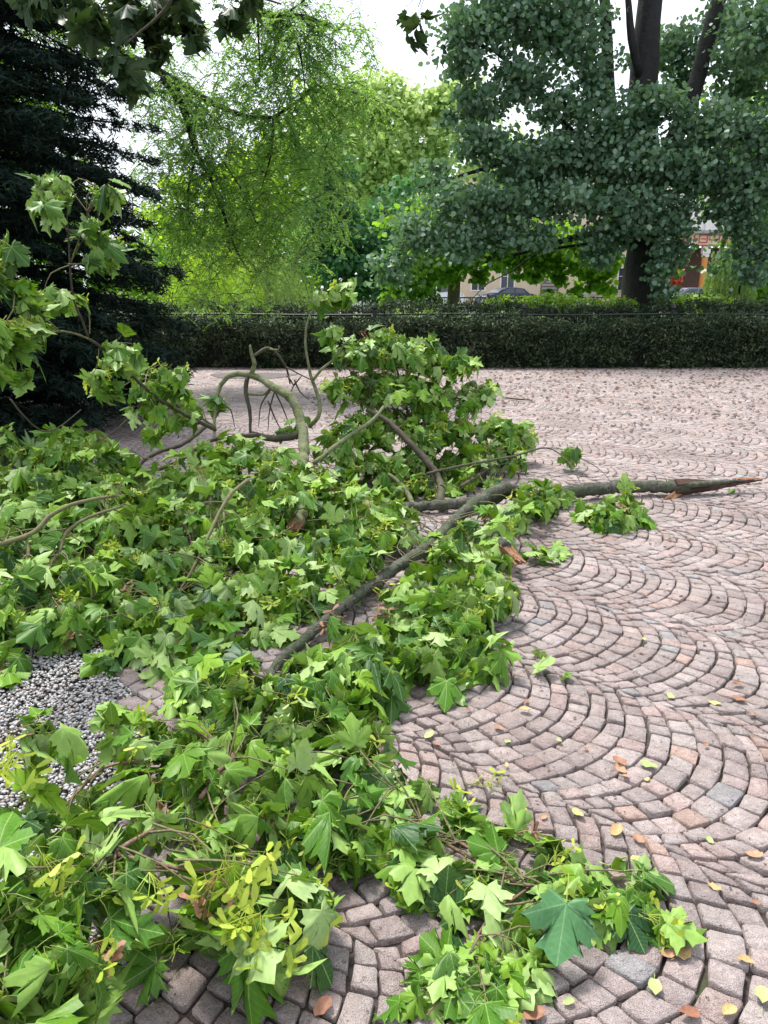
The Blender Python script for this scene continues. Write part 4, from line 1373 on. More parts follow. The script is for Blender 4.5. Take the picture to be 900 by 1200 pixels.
# ------------------------------------------------------------------ hedges
def hedge(label, y0, y1, x0, x1, h, n, hv=.05):
    root = thing("hedge", label, "hedge", ((x0 + x1) / 2, (y0 + y1) / 2, 0), "clipped hedges behind the square")
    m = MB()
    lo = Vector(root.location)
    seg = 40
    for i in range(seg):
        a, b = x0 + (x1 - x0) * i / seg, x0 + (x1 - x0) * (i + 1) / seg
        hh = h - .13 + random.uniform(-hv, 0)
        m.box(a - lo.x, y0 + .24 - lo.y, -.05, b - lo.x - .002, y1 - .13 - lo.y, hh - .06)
    m.build("shaded_twigs", M_yewcore, root)
    nf, ntp = int(n * .62), int(n * .38)
    xs = rng.uniform(x0, x1, nf)
    bumpy = .07 * np.sin(xs * 2.1) + .05 * np.sin(xs * 5.3 + 1)
    ctr = np.stack([xs, y0 + .06 - bumpy * 1.3 + rng.uniform(-.06, .2, nf), rng.uniform(.0, h, nf)], 1)
    xt = rng.uniform(x0, x1, ntp)
    ct = np.stack([xt, rng.uniform(y0, y1, ntp), h - .02 + .05 * np.sin(xt * 1.1) + .04 * np.sin(xt * 3.1) + .05 * np.sin(xt * 7.7) + rng.uniform(-.1, .04, ntp) + (rng.random(ntp) < .16) * rng.uniform(0, .2, ntp)], 1)
    nb = int((x1 - x0) * 14)
    bx, bz, by = rng.uniform(x0, x1, nb), rng.uniform(.05, h + .02, nb), y0 + .12 + rng.uniform(-.14, .1, nb)
    ii = rng.integers(0, nb, nf)
    off = rng.normal(size=(nf, 3)) * np.array([.15, .07, .10])
    lump = np.stack([bx[ii] + off[:, 0], by[ii] + off[:, 1] + .25 * off[:, 2] * 0, np.clip(bz[ii] + off[:, 2], 0, h + .08)], 1)
    P = np.concatenate([lump, ctr[: nf // 5], ct])
    k = len(P)
    # every sprig is a small fan of four leaf faces
    idx = np.repeat(np.arange(k), 4)
    Q = P[idx] + rng.normal(size=(4 * k, 3)) * .032
    tt = np.repeat(rng.random(k), 4)
    sc = scatter(rel(Q, root), .085, SH_DIAM, .26, np.array([0, -.45, .35]), .8, .45, tt)
    foliage("foliage", [sc], M_yew, root)
    return root


hedge("low dark yew hedge along the far edge of the cobbles before the rail", 15.25, 16.05, -7.0, 12.5, .84, 26000)
hedge("taller clipped hedge rising behind the thin rail", 16.45, 17.3, -7.5, 13.5, 1.12, 16000)
# thin iron rail between the hedges
R0 = thing("railing", "thin black iron rail on posts running along the top of the hedge", "railing", (2, 16.2, 0))
m = MB()
for i in range(2):
    pass
m.tube([(x - 2, .0 + .02 * math.sin(x), .99 + .012 * math.sin(x * 1.3)) for x in np.linspace(-7, 13, 24)], [.022] * 24, 6)
m.build("rail", M_black, R0, True)
pm = MB()
pm.tube([(0, 0, 0), (0, 0, 1.1)], [.045, .04], 8)
pm.tube([(0, 0, 1.08), (0, 0, 1.12), (0, 0, 1.17), (0, 0, 1.22)], [.03, .062, .05, .01], 8)
pmm = pm.mesh("post")
pmm.materials.append(M_black)
for x in (-6.0, -3.1, -.2, 2.86, 5.9, 8.9, 12.0):
    o = obj("post", pmm, None, R0, (x - 2, .0, 0))

# ------------------------------------------------------------------ dark conifer at left
cf = thing("conifer_tree", "huge near-black spruce with drooping boughs down to the ground, left of the pile", "conifer", (-4.9, 8.9, 0))
trunk_mesh(cf, [([(-4.9, 8.9, -.1), (-4.9, 8.9, 4), (-4.9, 8.9, 10)], [.26, .18, .03])], M_bark_tree)
Q, Dv, T = [], [], []
limbs = MB()
for k in range(620):
    h = .12 + 8.8 * (k / 620) ** 1.15 + random.uniform(-.1, .1)
    az = k * 2.39996 + random.uniform(-.2, .2)
    R = max(.3, min(2.55, 2.95 - .20 * h) * random.uniform(.82, 1.08))
    dx, dy = math.cos(az), math.sin(az)
    dr = random.uniform(.10, .28) if h > .6 else .02
    tn = random.random()
    pts = []
    for j in range(9):
        t = j / 8
        z = h + .10 * R * t - dr * R * t * t * 1.4 + (.12 * R * (t - .75) if t > .75 else 0)
        pts.append(Vector((dx * R * t, dy * R * t, max(z, .06))))
    limbs.tube(pts[:-1], [.022 * (1 - .8 * j / 8) + .003 for j in range(8)], 4, False)
    nl = int(30 * R / 2.2) + 8
    for _ in range(nl):
        t = random.uniform(.22, 1.0) ** .8
        f = t * 8
        i0 = min(int(f), 7)
        p = pts[i0].lerp(pts[i0 + 1], f - i0)
        side = random.choice((-1, 1))
        w = (.42 * (1 - t) + .12) * random.uniform(.3, 1) * min(1, R / 1.6)
        d = Vector((-dy * side * .8 + dx * .75, dx * side * .8 + dy * .75, -.18 - random.random() * .30)).normalized()
        for s in range(5):
            u = s / 4
            q = p + d * w * 1.5 * u
            q.z = max(q.z, .03)
            for _ in range(4):
                Q.append(q + rvec(.028))
                Dv.append(d + rvec(.5))
                T.append(tn * .6 + .4 * random.random())
Q, Dv = np.array(Q), np.array(Dv)
Dn = Dv / np.linalg.norm(Dv, axis=1, keepdims=True)
print("needles", len(Q))
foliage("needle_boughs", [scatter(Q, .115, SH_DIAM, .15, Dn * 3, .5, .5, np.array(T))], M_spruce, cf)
limbs.build("bough_wood", M_bark_tree, cf, True)

# ------------------------------------------------------------------ broad dark tree on the right
T1 = thing("broadleaf_tree", "large dark tree with thick forking trunk and round leaves, standing right behind the hedge", "tree", (6.6, 19.5, 0))
trunk_mesh(T1, [
    ([at(748, 372, 19.5), at(752, 330, 19.5), at(757, 250, 19.5), at(752, 160, 19.5), at(754, 90, 19.5), at(762, 0, 19.5), at(770, -120, 19.5)], [.52, .45, .40, .37, .32, .27, .20]),
    ([at(758, 240, 19.5), at(785, 175, 19.3), at(812, 110, 19.2), at(828, 50, 19.2), at(845, -10, 19.2), at(870, -100, 19.2)], [.22, .21, .19, .17, .15, .12]),
    ([at(750, 290, 19.5), at(722, 230, 19.4), at(715, 150, 19.4), at(712, 60, 19.4), at(706, -40, 19.4)], [.17, .16, .15, .13, .10]),
    ([at(752, 290, 19.4), at(700, 275, 19.0), at(650, 285, 18.6), at(600, 300, 18.3)], [.12, .09, .06, .03]),
    ([at(752, 100, 19.4), at(740, 45, 19.0), at(737, 10, 19.0), at(730, -70, 19.0)], [.10, .09, .07, .04]),
    ([at(700, 190, 19.4), at(640, 120, 19.0), at(580, 60, 18.6), at(540, 50, 18.4)], [.09, .06, .04, .02]),
    ([at(715, 170, 19.4), at(640, 175, 19.0), at(560, 200, 18.6), at(490, 220, 18.4)], [.09, .06, .04, .02]),
    ([at(800, 215, 19.2), at(850, 240, 18.8), at(868, 300, 18.6), at(866, 345, 18.6)], [.08, .05, .035, .02]),
    ([at(552, 352, 19.0), at(572, 332, 19.0), at(600, 318, 19.0), at(632, 296, 19.1), at(690, 285, 19.2)], [.008, .012, .016, .02, .04]),
], M_bark_tree, 11, .06)
parts = []
tiers = [  # px, py, Y, rx m, rz m, leaves
    (560, 30, 18.4, 1.0, .55, 1500), (600, 10, 18.6, 1.0, .6, 1500), (545, 75, 18.3, .6, .35, 700), (640, 50, 18.8, 1.0, .7, 1600), (610, 95, 18.6, .9, .45, 1100), (670, 20, 19, .8, .6, 1200), (560, 120, 18.4, .7, .35, 700),
    (650, 130, 18.6, .8, .35, 900), (690, 80, 18.9, .5, .6, 700), (520, 140, 18.3, .3, .2, 150), (565, 165, 18.4, .7, .4, 800), (610, 185, 18.5, 1.1, .55, 1700), (510, 205, 18.4, .4, .3, 260), (670, 180, 18.7, .9, .5, 1400), (720, 150, 18.5, .8, .4, 1100),
    (770, 125, 18.3, .7, .5, 1000), (790, 60, 18.6, .7, .7, 1100), (830, 150, 18.3, .9, .6, 1600), (870, 90, 18.3, .8, .9, 1900), (890, 30, 18.4, .9, .9, 1700), (850, 30, 18.7, .6, .6, 800), (895, 170, 18.2, .8, .8, 1700), (740, 190, 18.3, 1.0, .5, 1700), (810, 200, 18.3, 1.0, .5, 1800),
    (870, 220, 18.2, .9, .5, 1500), (535, 235, 18.2, .8, .5, 1000), (590, 240, 18.2, 1.0, .5, 1600), (660, 235, 18.2, 1.0, .45, 1400), (735, 250, 18.2, .9, .6, 1700), (790, 255, 18.2, .5, .6, 900), (490, 275, 18.3, .7, .5, 800), (460, 320, 18.3, .6, .4, 500),
    (540, 285, 18.2, .9, .5, 1200), (610, 280, 18.2, .8, .4, 900), (700, 290, 18.4, .5, .5, 700), (782, 300, 18.3, .4, .55, 750), (776, 335, 18.3, .28, .35, 420), (880, 260, 18.2, .6, .6, 900), (885, 310, 18.2, .5, .6, 800), (850, 250, 18.2, .5, .3, 300),
    (740, 60, 18.8, .3, .6, 250), (700, 120, 18.9, .5, .4, 500), (800, 100, 18.8, .4, .4, 450), (620, 220, 19.3, 1.2, .5, 1300), (700, 210, 19.6, 1.2, .6, 1300), (840, 300, 20.2, .5, .5, 160)]
for (px, py, Y, rx, rz, n) in tiers:
    if 690 < px < 880 and py < 112:
        Y += 2.2
        n *= 1.0
    c = at(px, py, Y)
    parts.append(scatter(rel(tier(c, (rx, rx * .8, rz), int(n * 1.12)), T1), .115, SH_ROUND, 1.0, np.array([0, -.2, -.5]), .8, .5))
for (px, py, Y, rx, rz, n) in [(620, -110, 19, 2.4, 1.2, 2500), (820, -130, 21.5, 3, 1.3, 2000), (980, 60, 19, 1.3, 2.5, 2200), (980, 250, 19, 1.2, 1.6, 1200)]:
    parts.append(scatter(rel(tier(at(px, py, Y), (rx, rx * .7, rz), n), T1), .17, SH_ROUND, 1.0, np.array([0, -.2, -.5]), .8, .5))
foliage("crown", parts, M_linden, T1)

# low sunny boughs with their own small trunk
T2 = thing("broadleaf_tree", "small tree with thin brown trunk and bright yellow-green low boughs, behind the hedge", "tree", tuple(at(531, 372, 23)[:2]) + (0,))
trunk_mesh(T2, [([at(531, 385, 23), at(531, 355, 23), at(533, 320, 23), at(528, 280, 23), at(525, 220, 23)], [.20, .19, .17, .13, .08]),
                ([at(531, 320, 23), at(570, 305, 22.5), at(620, 285, 22)], [.07, .05, .03])], M_bark_brown, 9)
parts = []
for (px, py, rx, rz, n) in [(480, 330, .7, .5, 600), (510, 315, .9, .5, 800), (560, 300, 1.0, .5, 900), (610, 300, .9, .5, 800), (650, 310, .8, .5, 650), (690, 300, .7, .7, 600), (560, 325, .4, .25, 160), (500, 350, .4, .3, 220), (455, 345, .4, .5, 300),
                            (655, 335, .3, .4, 160), (705, 325, .5, .5, 380), (620, 325, .5, .25, 170), (680, 340, .35, .2, 120), (580, 270, 1.2, .5, 700), (500, 270, 1.2, .7, 900), (640, 275, 1, .5, 600), (780, 290, .6, .8, 350), (720, 280, .5, .8, 300)]:
    parts.append(scatter(rel(tier(at(px, py, 22.5), (rx, rx * .8, rz), n), T2), .17, SH_ROUND, .9, np.array([0, 0, -.5]), .8, .5))
foliage("crown", parts, M_lowgreen, T2)


# further trees: crowns on trunks
def far_tree(label, px, Y, base_py, blobs, mat, leaf, bark_m=M_bark_brown, r=.3, aspect=.8, trunk=True):
    b = at(px, base_py, Y)
    root = thing("background_tree", label, "tree", (b.x, b.y, 0), "trees beyond the hedge")
    top = min(q[1] for q in blobs)
    trunk_mesh(root, [([Vector((b.x, b.y, -.1)), at(px + 3, (base_py + top) / 2, Y), at(px - 2, top + 20, Y)], [r, r * .7, r * .25])], bark_m, 8)
    parts = []
    for (x, y, rx, rz, n) in blobs:
        c = at(x, y, Y)
        t = tier(c, (rx, rx * .7, rz), n)
        parts.append(scatter(rel(t, root), leaf, SH_ROUND, aspect, np.array([0, 0, -.3]), .8, .45))
    foliage("crown", parts, mat, root)
    return root


far_tree("pale yellow-green tree catching the light in the gap under the white sky", 455, 34, 350,
         [(440, 120, 2.2, 1.0, 1300), (410, 150, 1.8, 1.2, 1100), (480, 130, 1.6, 1.0, 1000), (540, 120, 1.4, .9, 900), (430, 190, 2.2, 1.4, 1700), (480, 200, 1.8, 1.5, 1500), (400, 230, 1.6, 1.4, 1100), (440, 240, 2.2, 1.4, 1700), (510, 170, 1.5, 1.2, 900), (560, 170, 1.8, 1.5, 900), (600, 200, 1.5, 1.5, 500), (520, 115, 1.0, .5, 400), (455, 105, .8, .4, 260)],
         M_midtree, .24)
far_tree("bluish green tree, shorter and darker, left of the pale yellow-green one", 405, 28, 355,
         [(385, 190, .9, 1.1, 500), (420, 270, 1.6, 1.0, 1100), (400, 310, 1.6, 1.0, 1100), (440, 320, 1.4, .9, 900), (380, 240, .9, 1.0, 500), (370, 290, 1.2, 1.0, 700), (470, 300, 1.4, 1.0, 900), (490, 240, 1.2, 1.0, 500), (410, 345, 1.0, .5, 350), (455, 350, 1.0, .4, 260)],
         M_bluetree, .22, r=.22)
far_tree("tall bright green tree far behind the feathery tree", 270, 38, 350,
         [(375, 130, 1.6, 1.2, 500), (350, 180, 2.2, 1.6, 1200), (320, 225, 1.8, 1.5, 1000), (240, 285, 2.2, 1.5, 1300), (300, 250, 3.0, 2.2, 2200), (370, 230, 2.0, 2.0, 1200), (210, 300, 1.6, 1.6, 900), (250, 300, 3.0, 1.8, 1900), (340, 310, 2.6, 1.8, 1600), (390, 150, 1.6, 1.2, 500), (220, 340, 2.5, 1.2, 1100), (195, 260, 1.2, 1.2, 500), (215, 225, 1.0, .8, 350), (190, 340, 1.6, 1.4, 900), (390, 260, 1.6, 1.6, 900), (270, 215, 1.4, 1.0, 600), (300, 190, 1.4, 1.0, 500), (320, 345, 2.6, 1.0, 1100)],
         M_yellowgreen, .27)
far_tree("dull green tree filling the far right edge behind the willow", 900, 30, 350,
         [(880, 180, 2.2, 2, 1600), (900, 260, 1.8, 2, 1500), (930, 120, 2.5, 2.5, 1500), (905, 330, 1.6, 1.0, 1000), (870, 330, .8, .7, 500)], M_lowgreen, .24)
far_tree("green tree behind the dark conifer at the far left", 60, 30, 350,
         [(20, 120, 2, 2, 900), (60, 230, 2, 2, 1200), (30, 280, 3, 3, 1700), (160, 320, 2, 1.5, 1000), (-60, 120, 3, 4, 1800)], M_lowgreen, .27)


# ------------------------------------------------------------------ weeping trees
def weeping(label, base, height, rad, strands, mat, seed, leaf=.11, drop=.85):
    r = random.Random(seed)
    root = thing("weeping_willow", label, "willow", base, "weeping willows beyond the hedge")
    b = Vector(base)
    trunk_mesh(root, [([b, b + Vector((.1, 0, height * .5)), b + Vector((0, 0, height * .95))], [.16, .12, .05])], M_bark_brown, 8)
    Q, Dd = [], []
    for k in range(strands):
        a = r.uniform(0, 6.28)
        q = r.uniform(.15, 1) ** .6 * rad
        top = height * (1 - .35 * (q / rad) ** 2) * r.uniform(.88, 1.03)
        L = top * r.uniform(.5, drop)
        n = int(L / .05)
        for j in range(n):
            t = j / n
            Q.append((math.cos(a) * q * (1 + .12 * t) + r.gauss(0, .02), math.sin(a) * q * (1 + .12 * t) + r.gauss(0, .02), top - L * t))
            Dd.append((math.cos(a) * .3, math.sin(a) * .3, -1))
    foliage("hanging_foliage", [scatter(np.array(Q), leaf, SH_DIAM, .2, np.array(Dd) * 2.2, .5, .2)], mat, root)
    return root


p = at(853, 350, 24)
weeping("small pale green weeping willow beside the orange columns at the right", (p.x, p.y, 0), 2.9, .72, 420, M_willow, 3)
p = at(250, 350, 21)
weeping("pale weeping willow behind the hedge under the feathery tree", (p.x, p.y, 0), 2.7, 1.3, 420, M_yellowgreen, 4)
p = at(225, 350, 22)
p = at(310, 350, 22)
weeping("second pale weeping willow, right of the first behind the hedge", (p.x, p.y, 0), 2.6, 1.2, 320, M_willow, 5)

# ------------------------------------------------------------------ feathery pendulous tree, left of centre
T3 = thing("feathery_tree", "fine-leaved tree with thin dark drooping branches hanging left of centre", "tree", (-7.4, 13.3, 0))
segs = [([Vector((-7.4, 13.3, -.1)), Vector((-7.3, 13.2, 3.5)), at(20, -40, 13), at(60, -140, 12.8), at(150, -170, 12.8)], [.30, .26, .20, .14, .10]),
        ([at(10, 20, 13), at(90, 40, 12.8), at(180, 80, 12.6), at(230, 110, 12.4), at(270, 130, 12.2), at(320, 138, 12), at(370, 100, 12)], [.10, .08, .06, .05, .035, .025, .012]),
        ([at(190, 92, 12.5), at(215, 130, 12.4), at(228, 175, 12.3), at(245, 205, 12.2), at(262, 250, 12.1), at(275, 290, 12.0), (at(292, 318, 12))], [.045, .04, .035, .03, .025, .015, .008]),
        ([at(205, 95, 12.4), at(222, 140, 12.4), at(232, 185, 12.3)], [.03, .028, .02]),
        ([at(228, 190, 12.3), at(220, 225, 12.3), at(222, 265, 12.3)], [.018, .014, .008]),
        ([at(150, -170, 12.8), at(240, -60, 12.4), at(300, 10, 12), at(330, 18, 11.8), at(360, 20, 11.8), at(395, 35, 11.8)], [.10, .06, .045, .04, .03, .012]),
        ([at(322, 18, 11.8), at(340, 35, 11.8), at(352, 60, 11.8), at(358, 110, 11.8)], [.03, .02, .014, .006]),
        ([at(330, 17, 11.8), at(352, 5, 11.8), at(368, -15, 11.8)], [.02, .015, .012]),
        ([at(302, 12, 12), at(303, 50, 12), at(305, 90, 12)], [.02, .014, .006]),
        ([at(262, 190, 12.1), at(285, 225, 12), at(300, 260, 12), at(330, 300, 12)], [.014, .012, .010, .005]),
        ([at(320, 138, 12), at(318, 180, 12), at(305, 225, 12)], [.018, .014, .006]),
        ([at(370, 100, 12), at(420, 110, 12), at(428, 118, 12), at(405, 150, 12)], [.01, .008, .005, .003])]
trunk_mesh(T3, segs, M_bark_tree, 7)
nodes_ = []
for pts, rad in segs[1:]:
    P_, R_ = spline(pts, rad, .25)
    nodes_ += P_
rr_ = random.Random(9)
Q, Dd = [], []
tw = MB()


def hang(p, L, side):
    """Thin hanging twig carrying pinnate leaves."""
    d = Vector((side * rr_.uniform(.2, .9), rr_.uniform(-.5, .5), rr_.uniform(-.3, .4))).normalized()
    q = Vector(p)
    path = [q.copy()]
    n = max(3, int(L / .07))
    for j in range(n):
        d = (d + Vector((0, 0, -.16)) + rvec(.06)).normalized()
        q = q + d * .07
        path.append(q.copy())
        if j % 2 == 0:
            e = (Vector((rr_.uniform(-1, 1), rr_.uniform(-1, 1), rr_.uniform(-.9, .2)))).normalized()
            for s in range(7):
                c = q + e * (.03 + .028 * s) + Vector((0, 0, -.002 * s * s))
                w = e.cross(Vector((0, 0, 1)))
                for sg in (-1, 1):
                    Q.append(c + w * sg * .022)
                    Dd.append(w * sg * 1.0 + e * .6 + Vector((0, 0, -.25)))
    if len(path) > 3:
        tw.tube([v - Vector(T3.location) for v in path[::2]], [.0042] * len(path[::2]), 3, False)


for p in nodes_:
    for _ in range(5):
        hang(p, rr_.uniform(.25, .9), rr_.choice((-1, 1)))
for (x, y, sx_, sy_, n) in [(80, 15, 40, 20, 30), (120, 45, 30, 25, 30), (150, 10, 30, 20, 30), (415, 70, 10, 40, 14), (400, 250, 20, 30, 20), (200, 310, 25, 30, 30), (170, 20, 40, 25, 30), (230, 60, 60, 40, 46), (300, 60, 50, 40, 60), (350, 60, 40, 40, 70), (395, 40, 22, 40, 34), (270, 110, 60, 25, 50), (330, 110, 60, 30, 80), (390, 110, 25, 25, 30), (250, 165, 40, 30, 50), (310, 170, 50, 30, 90), (370, 160, 40, 30, 80),
                            (220, 220, 20, 30, 18), (280, 230, 50, 30, 80), (340, 220, 50, 30, 80), (390, 200, 20, 30, 30), (190, 110, 25, 30, 34), (180, 230, 20, 30, 40), (215, 260, 20, 30, 40), (200, 160, 25, 25, 30), (225, 130, 20, 30, 30), (240, 280, 40, 30, 60), (300, 290, 40, 30, 66), (350, 280, 30, 30, 40), (220, 330, 30, 20, 20), (270, 340, 40, 15, 26), (180, 130, 25, 25, 12), (170, 180, 20, 20, 10), (205, 200, 20, 25, 12)]:
    for _ in range(int(n * .78)):
        hang(at(x + rr_.uniform(-sx_, sx_), y + rr_.uniform(-sy_, sy_), rr_.uniform(11.5, 13)), rr_.uniform(.2, .7), rr_.choice((-1, 1)))
Q = np.array([[*q] for q in Q])
Dd = np.array([[*q] for q in Dd])
print("feathery leaflets", len(Q))
foliage("crown", [scatter(rel(Q, T3), .054, SH_DIAM, .42, Dd * 2, .4, .5)], M_locust, T3)
tw.build("hanging_twigs", M_bark_tree, T3)

# bright shrubs behind hedge
for (px, py, Y, rx, n, lb) in [(600, 352, 19, .9, 500, "low bright green shrub behind the rail post"), (650, 350, 19, 1.2, 900, "wide bright green shrub left of the thick dark trunk"), (725, 352, 19, .6, 350, "small bright shrub touching the thick dark trunk"),
                               (820, 350, 20, 1.0, 600, "pale green shrub at the foot of the small willow"), (790, 350, 19, .5, 260, "little bright shrub right of the thick dark trunk"), (500, 362, 19, 1.0, 420, "dull green low shrub by the thin brown trunk")]:
    c = at(px, py, Y)
    root = thing("shrub", lb, "shrub", (c.x, c.y, 0), "shrubs behind the hedge")
    P = blob_pts((0, 0, c.z - .15), (rx, .6, .28), n, shell=.2)
    P2 = blob_pts((0, 0, max(c.z * .5, .3)), (rx * .9, .5, c.z * .5), n // 2, shell=.2)
    foliage("foliage", [scatter(np.concatenate([P, P2]), .11, SH_ROUND, .8, np.array([0, 0, .3]), .8, .5)], M_shrub, root)
    m = MB()
    for k in range(5):
        m.tube([(0, 0, 0), (rx * (k - 2) * .2, 0, c.z - .1)], [.015, .006], 4)
    m.build("stems", M_bark_brown, root)

# red flowering climber
c = at(790, 330, 58)
root = thing("flowering_shrub", "red flowering plant seen between the tree leaves left of the orange column", "shrub", (c.x, c.y, 0))
P = blob_pts((0, 0, 2.2), (.7, .5, 1.7), 420, shell=.1)
foliage("foliage", [scatter(P, .26, SH_ROUND, .9)], M_redleaf, root)
m = MB()
m.tube([(0, 0, 0), (.1, 0, 3.2)], [.06, .03], 5)
m.build("stem", M_bark_brown, root)

# ------------------------------------------------------------------ far railing along the street
R1 = thing("railing", "black street railing of thin upright bars behind the trees", "railing", (2, 33, 0))
m = MB()
m.box(-12, -.025, 1.06, 14, .025, 1.11)
m.build("rail", M_black, R1)
m = MB()
m.box(-12, -.02, .16, 14, .02, .20)
m.build("rail", M_black, R1)
pmm = MB().box(-.035, -.035, -.05, .035, .035, 1.22).mesh("post")
pmm.materials.append(M_black)
bmm = MB().box(-.011, -.011, .2, .011, .011, 1.06).mesh("bar")
bmm.materials.append(M_black)
x = -12.0
while x <= 14:
    obj("post", pmm, None, R1, (x, 0, 0))
    x += 1.3
x = -12.0 + .16
while x < 14:
    obj("bar", bmm, None, R1, (x, 0, 0))
    x += .1625


# ------------------------------------------------------------------ cars on the street
def car(label, loc, rz, paint, van=False, L=4.3, W=1.75):
    root = thing("parked_car" if not van else "parked_van", label, "van" if van else "car", loc, "vehicles along the street")
    root.rotation_euler.z = rz
    if van:
        prof = [(-.5, .35), (-.5, 1.0), (-.485, 1.75), (-.44, 1.95), (.18, 1.97), (.30, 1.62), (.36, 1.22), (.47, 1.02), (.50, .70), (.50, .35)]
        top, cab = 1.9, (-.42, .28)
    else:
        prof = [(-.5, .35), (-.5, .78), (-.47, .95), (-.36, 1.02), (-.27, 1.36), (-.10, 1.45), (.08, 1.42), (.24, 1.03), (.40, .90), (.48, .74), (.50, .35)]
    n = len(prof)
    vs, fs = [], []
    for s, ins in ((-1, 1), (1, 1)):
        for x, z in prof:
            tuck = 1.0 - (max(0, z - .95) * .28)
            vs.append((x * L, s * W / 2 * tuck, z))
    for i in range(n):
        j = (i + 1) % n
        fs.append((i, j, n + j, n + i))
    fs.append(tuple(range(n))[::-1])
    fs.append(tuple(range(n, 2 * n)))
    m = MB()
    m.add(vs, fs)
    m.build("body", paint, root)
    for s in (-1, 1):
        if van:
            q = [(.06, 1.12), (.06, 1.72), (.18, 1.74), (.30, 1.2)]
            quads = [q]
        else:
            quads = [[(-.30, 1.03), (-.235, 1.33), (-.10, 1.38), (-.08, 1.03)], [(-.06, 1.03), (-.08, 1.385), (.05, 1.36), (.19, 1.03)]]
        for q in quads:
            m = MB()
            pts = [(x * L, s * (W / 2 * (1.0 - max(0, z - .95) * .28) + .012), z) for x, z in q]
            pts2 = [(x, y - s * .03, z) for x, y, z in pts]
            m.add(pts + pts2, [(0, 1, 2, 3), (0, 4, 5, 1), (1, 5, 6, 2), (2, 6, 7, 3), (3, 7, 4, 0)])
            m.build("side_window", M_glass, root)
        for x in (-.31, .31):
            m = MB()
            m.tube([(x * L, s * (W / 2 - .16), .33), (x * L, s * (W / 2 + .01), .33)], [.33, .33], 18)
            w = m.build("wheel", M_tyre, root)
            m = MB()
            m.tube([(x * L, s * (W / 2 + .005), .33), (x * L, s * (W / 2 + .03), .33)], [.20, .18], 12)
            m.build("rim", M_rim, w)
        m = MB()
        m.box(.485 * L, s * W * .36 - .16, .68, .505 * L, s * W * .36 + .16, .82)
        m.build("headlight", M_lamp, root)
        m = MB()
        m.box(-.505 * L, s * W * .38 - .12, .72, -.49 * L, s * W * .38 + .12, .92)
        m.build("tail_light", M_tail, root)
    m = MB()
    if van:
        z0, x0, z1, x1 = 1.24, .362, 1.72, .272
    else:
        z0, x0, z1, x1 = 1.05, .238, 1.37, .105
    hw0, hw1 = W / 2 * .88, W / 2 * .78
    m.add([(x0 * L, -hw0, z0), (x0 * L, hw0, z0), (x1 * L + .02, hw1, z1), (x1 * L + .02, -hw1, z1)], [(0, 1, 2, 3)])
    for v in range(4):
        m.v[v] = (m.v[v][0] + .035, m.v[v][1], m.v[v][2] + .02)
    m.build("windscreen", M_glass, root)
    return root


c = at(592, 350, 60)
car("dark blue parked car seen under the bright low boughs", (c.x, 60, 0), math.radians(200), M_navy)
c = at(516, 350, 58)
car("white van partly behind the thin brown trunk", (c.x - .6, 57, 0), math.radians(10), M_wcar, True)
c = at(432, 350, 52)
car("white car behind the railing left of the bright low boughs", (c.x - .6, 50, 0), math.radians(20), M_wcar)
c = at(425, 345, 60)
car("red car just behind the white car at the left of the street", (c.x + .7, 56, 0), math.radians(160), M_rcar)
c = at(805, 345, 52)
car("grey car roof showing over the hedge in front of the orange column", (c.x, 52, 0), math.radians(185), M_gcar)


# ------------------------------------------------------------------ buildings
def window(root, x, z, w, h, y=0.0):
    m = MB()
    t = .12
    m.box(x - w / 2 - t, y - .08, z - t, x - w / 2, y + .02, z + h + t)
    m.box(x + w / 2, y - .08, z - t, x + w / 2 + t, y + .02, z + h + t)
    m.box(x - w / 2, y - .08, z + h, x + w / 2, y + .02, z + h + t)
    m.box(x - w / 2, y - .12, z - t, x + w / 2, y + .02, z)
    m.box(x - .03, y - .06, z, x + .03, y + .01, z + h)
    m.box(x - w / 2, y - .055, z + h * .62, x + w / 2, y + .012, z + h * .62 + .05)
    f = m.build("window", M_white, root)
    g_ = MB()
    g_.box(x - w / 2, y + .02, z, x + w / 2, y + .04, z + h)
    g_.build("pane", M_glass, f)


def wall_with_holes(root, x0, x1, z0, z1, holes, mat, y=0.0, depth=.3, name="wall"):
    """Front wall as strips between openings (holes: x, z, w, h)."""
    m = MB()
    xs_ = sorted(set([x0, x1] + [h[0] - h[2] / 2 for h in holes] + [h[0] + h[2] / 2 for h in holes]))
    for a, b in zip(xs_[:-1], xs_[1:]):
        mid = (a + b) / 2
        zz = [z0]
        for h in sorted([h for h in holes if h[0] - h[2] / 2 < mid < h[0] + h[2] / 2], key=lambda q: q[1]):
            zz += [h[1], h[1] + h[3]]
        zz.append(z1)
        for i in range(0, len(zz), 2):
            if zz[i + 1] > zz[i]:
                m.box(a, y, zz[i], b, y + depth, zz[i + 1])
    return m.build(name, mat, root)


c0, c1 = at(540, 335, 74), at(775, 335, 74)
b1 = thing("building", "cream rendered town building with a louvred brown door, behind the trees", "building", ((c0.x + c1.x) / 2, 74, 0))
hw = (c1.x - c0.x) / 2
holes = []
for zf in (1.2, 4.8, 8.2):
    for x in np.arange(-hw + 1.6, hw - 1, 2.7):
        holes.append((float(x), zf, 1.15, 1.9))
dx_ = at(644, 335, 74).x - b1.location.x
holes = [h for h in holes if not (h[1] < 2 and abs(h[0] - dx_) < 1.6)]
holes.append((dx_, .1, 1.7, 3.0))
wall_with_holes(b1, -hw, hw, 0, 11.2, holes, M_cream)
m = MB()
m.box(-hw, .3, 0, -hw + .3, 12, 11.2)
m.box(hw - .3, .3, 0, hw, 12, 11.2)
m.box(-hw + .3, 11.7, 0, hw - .3, 12, 11.2)
m.box(-hw + .3, .8, 0, hw - .3, 1.0, 11.2)
m.build("side_wall", M_recess, b1)
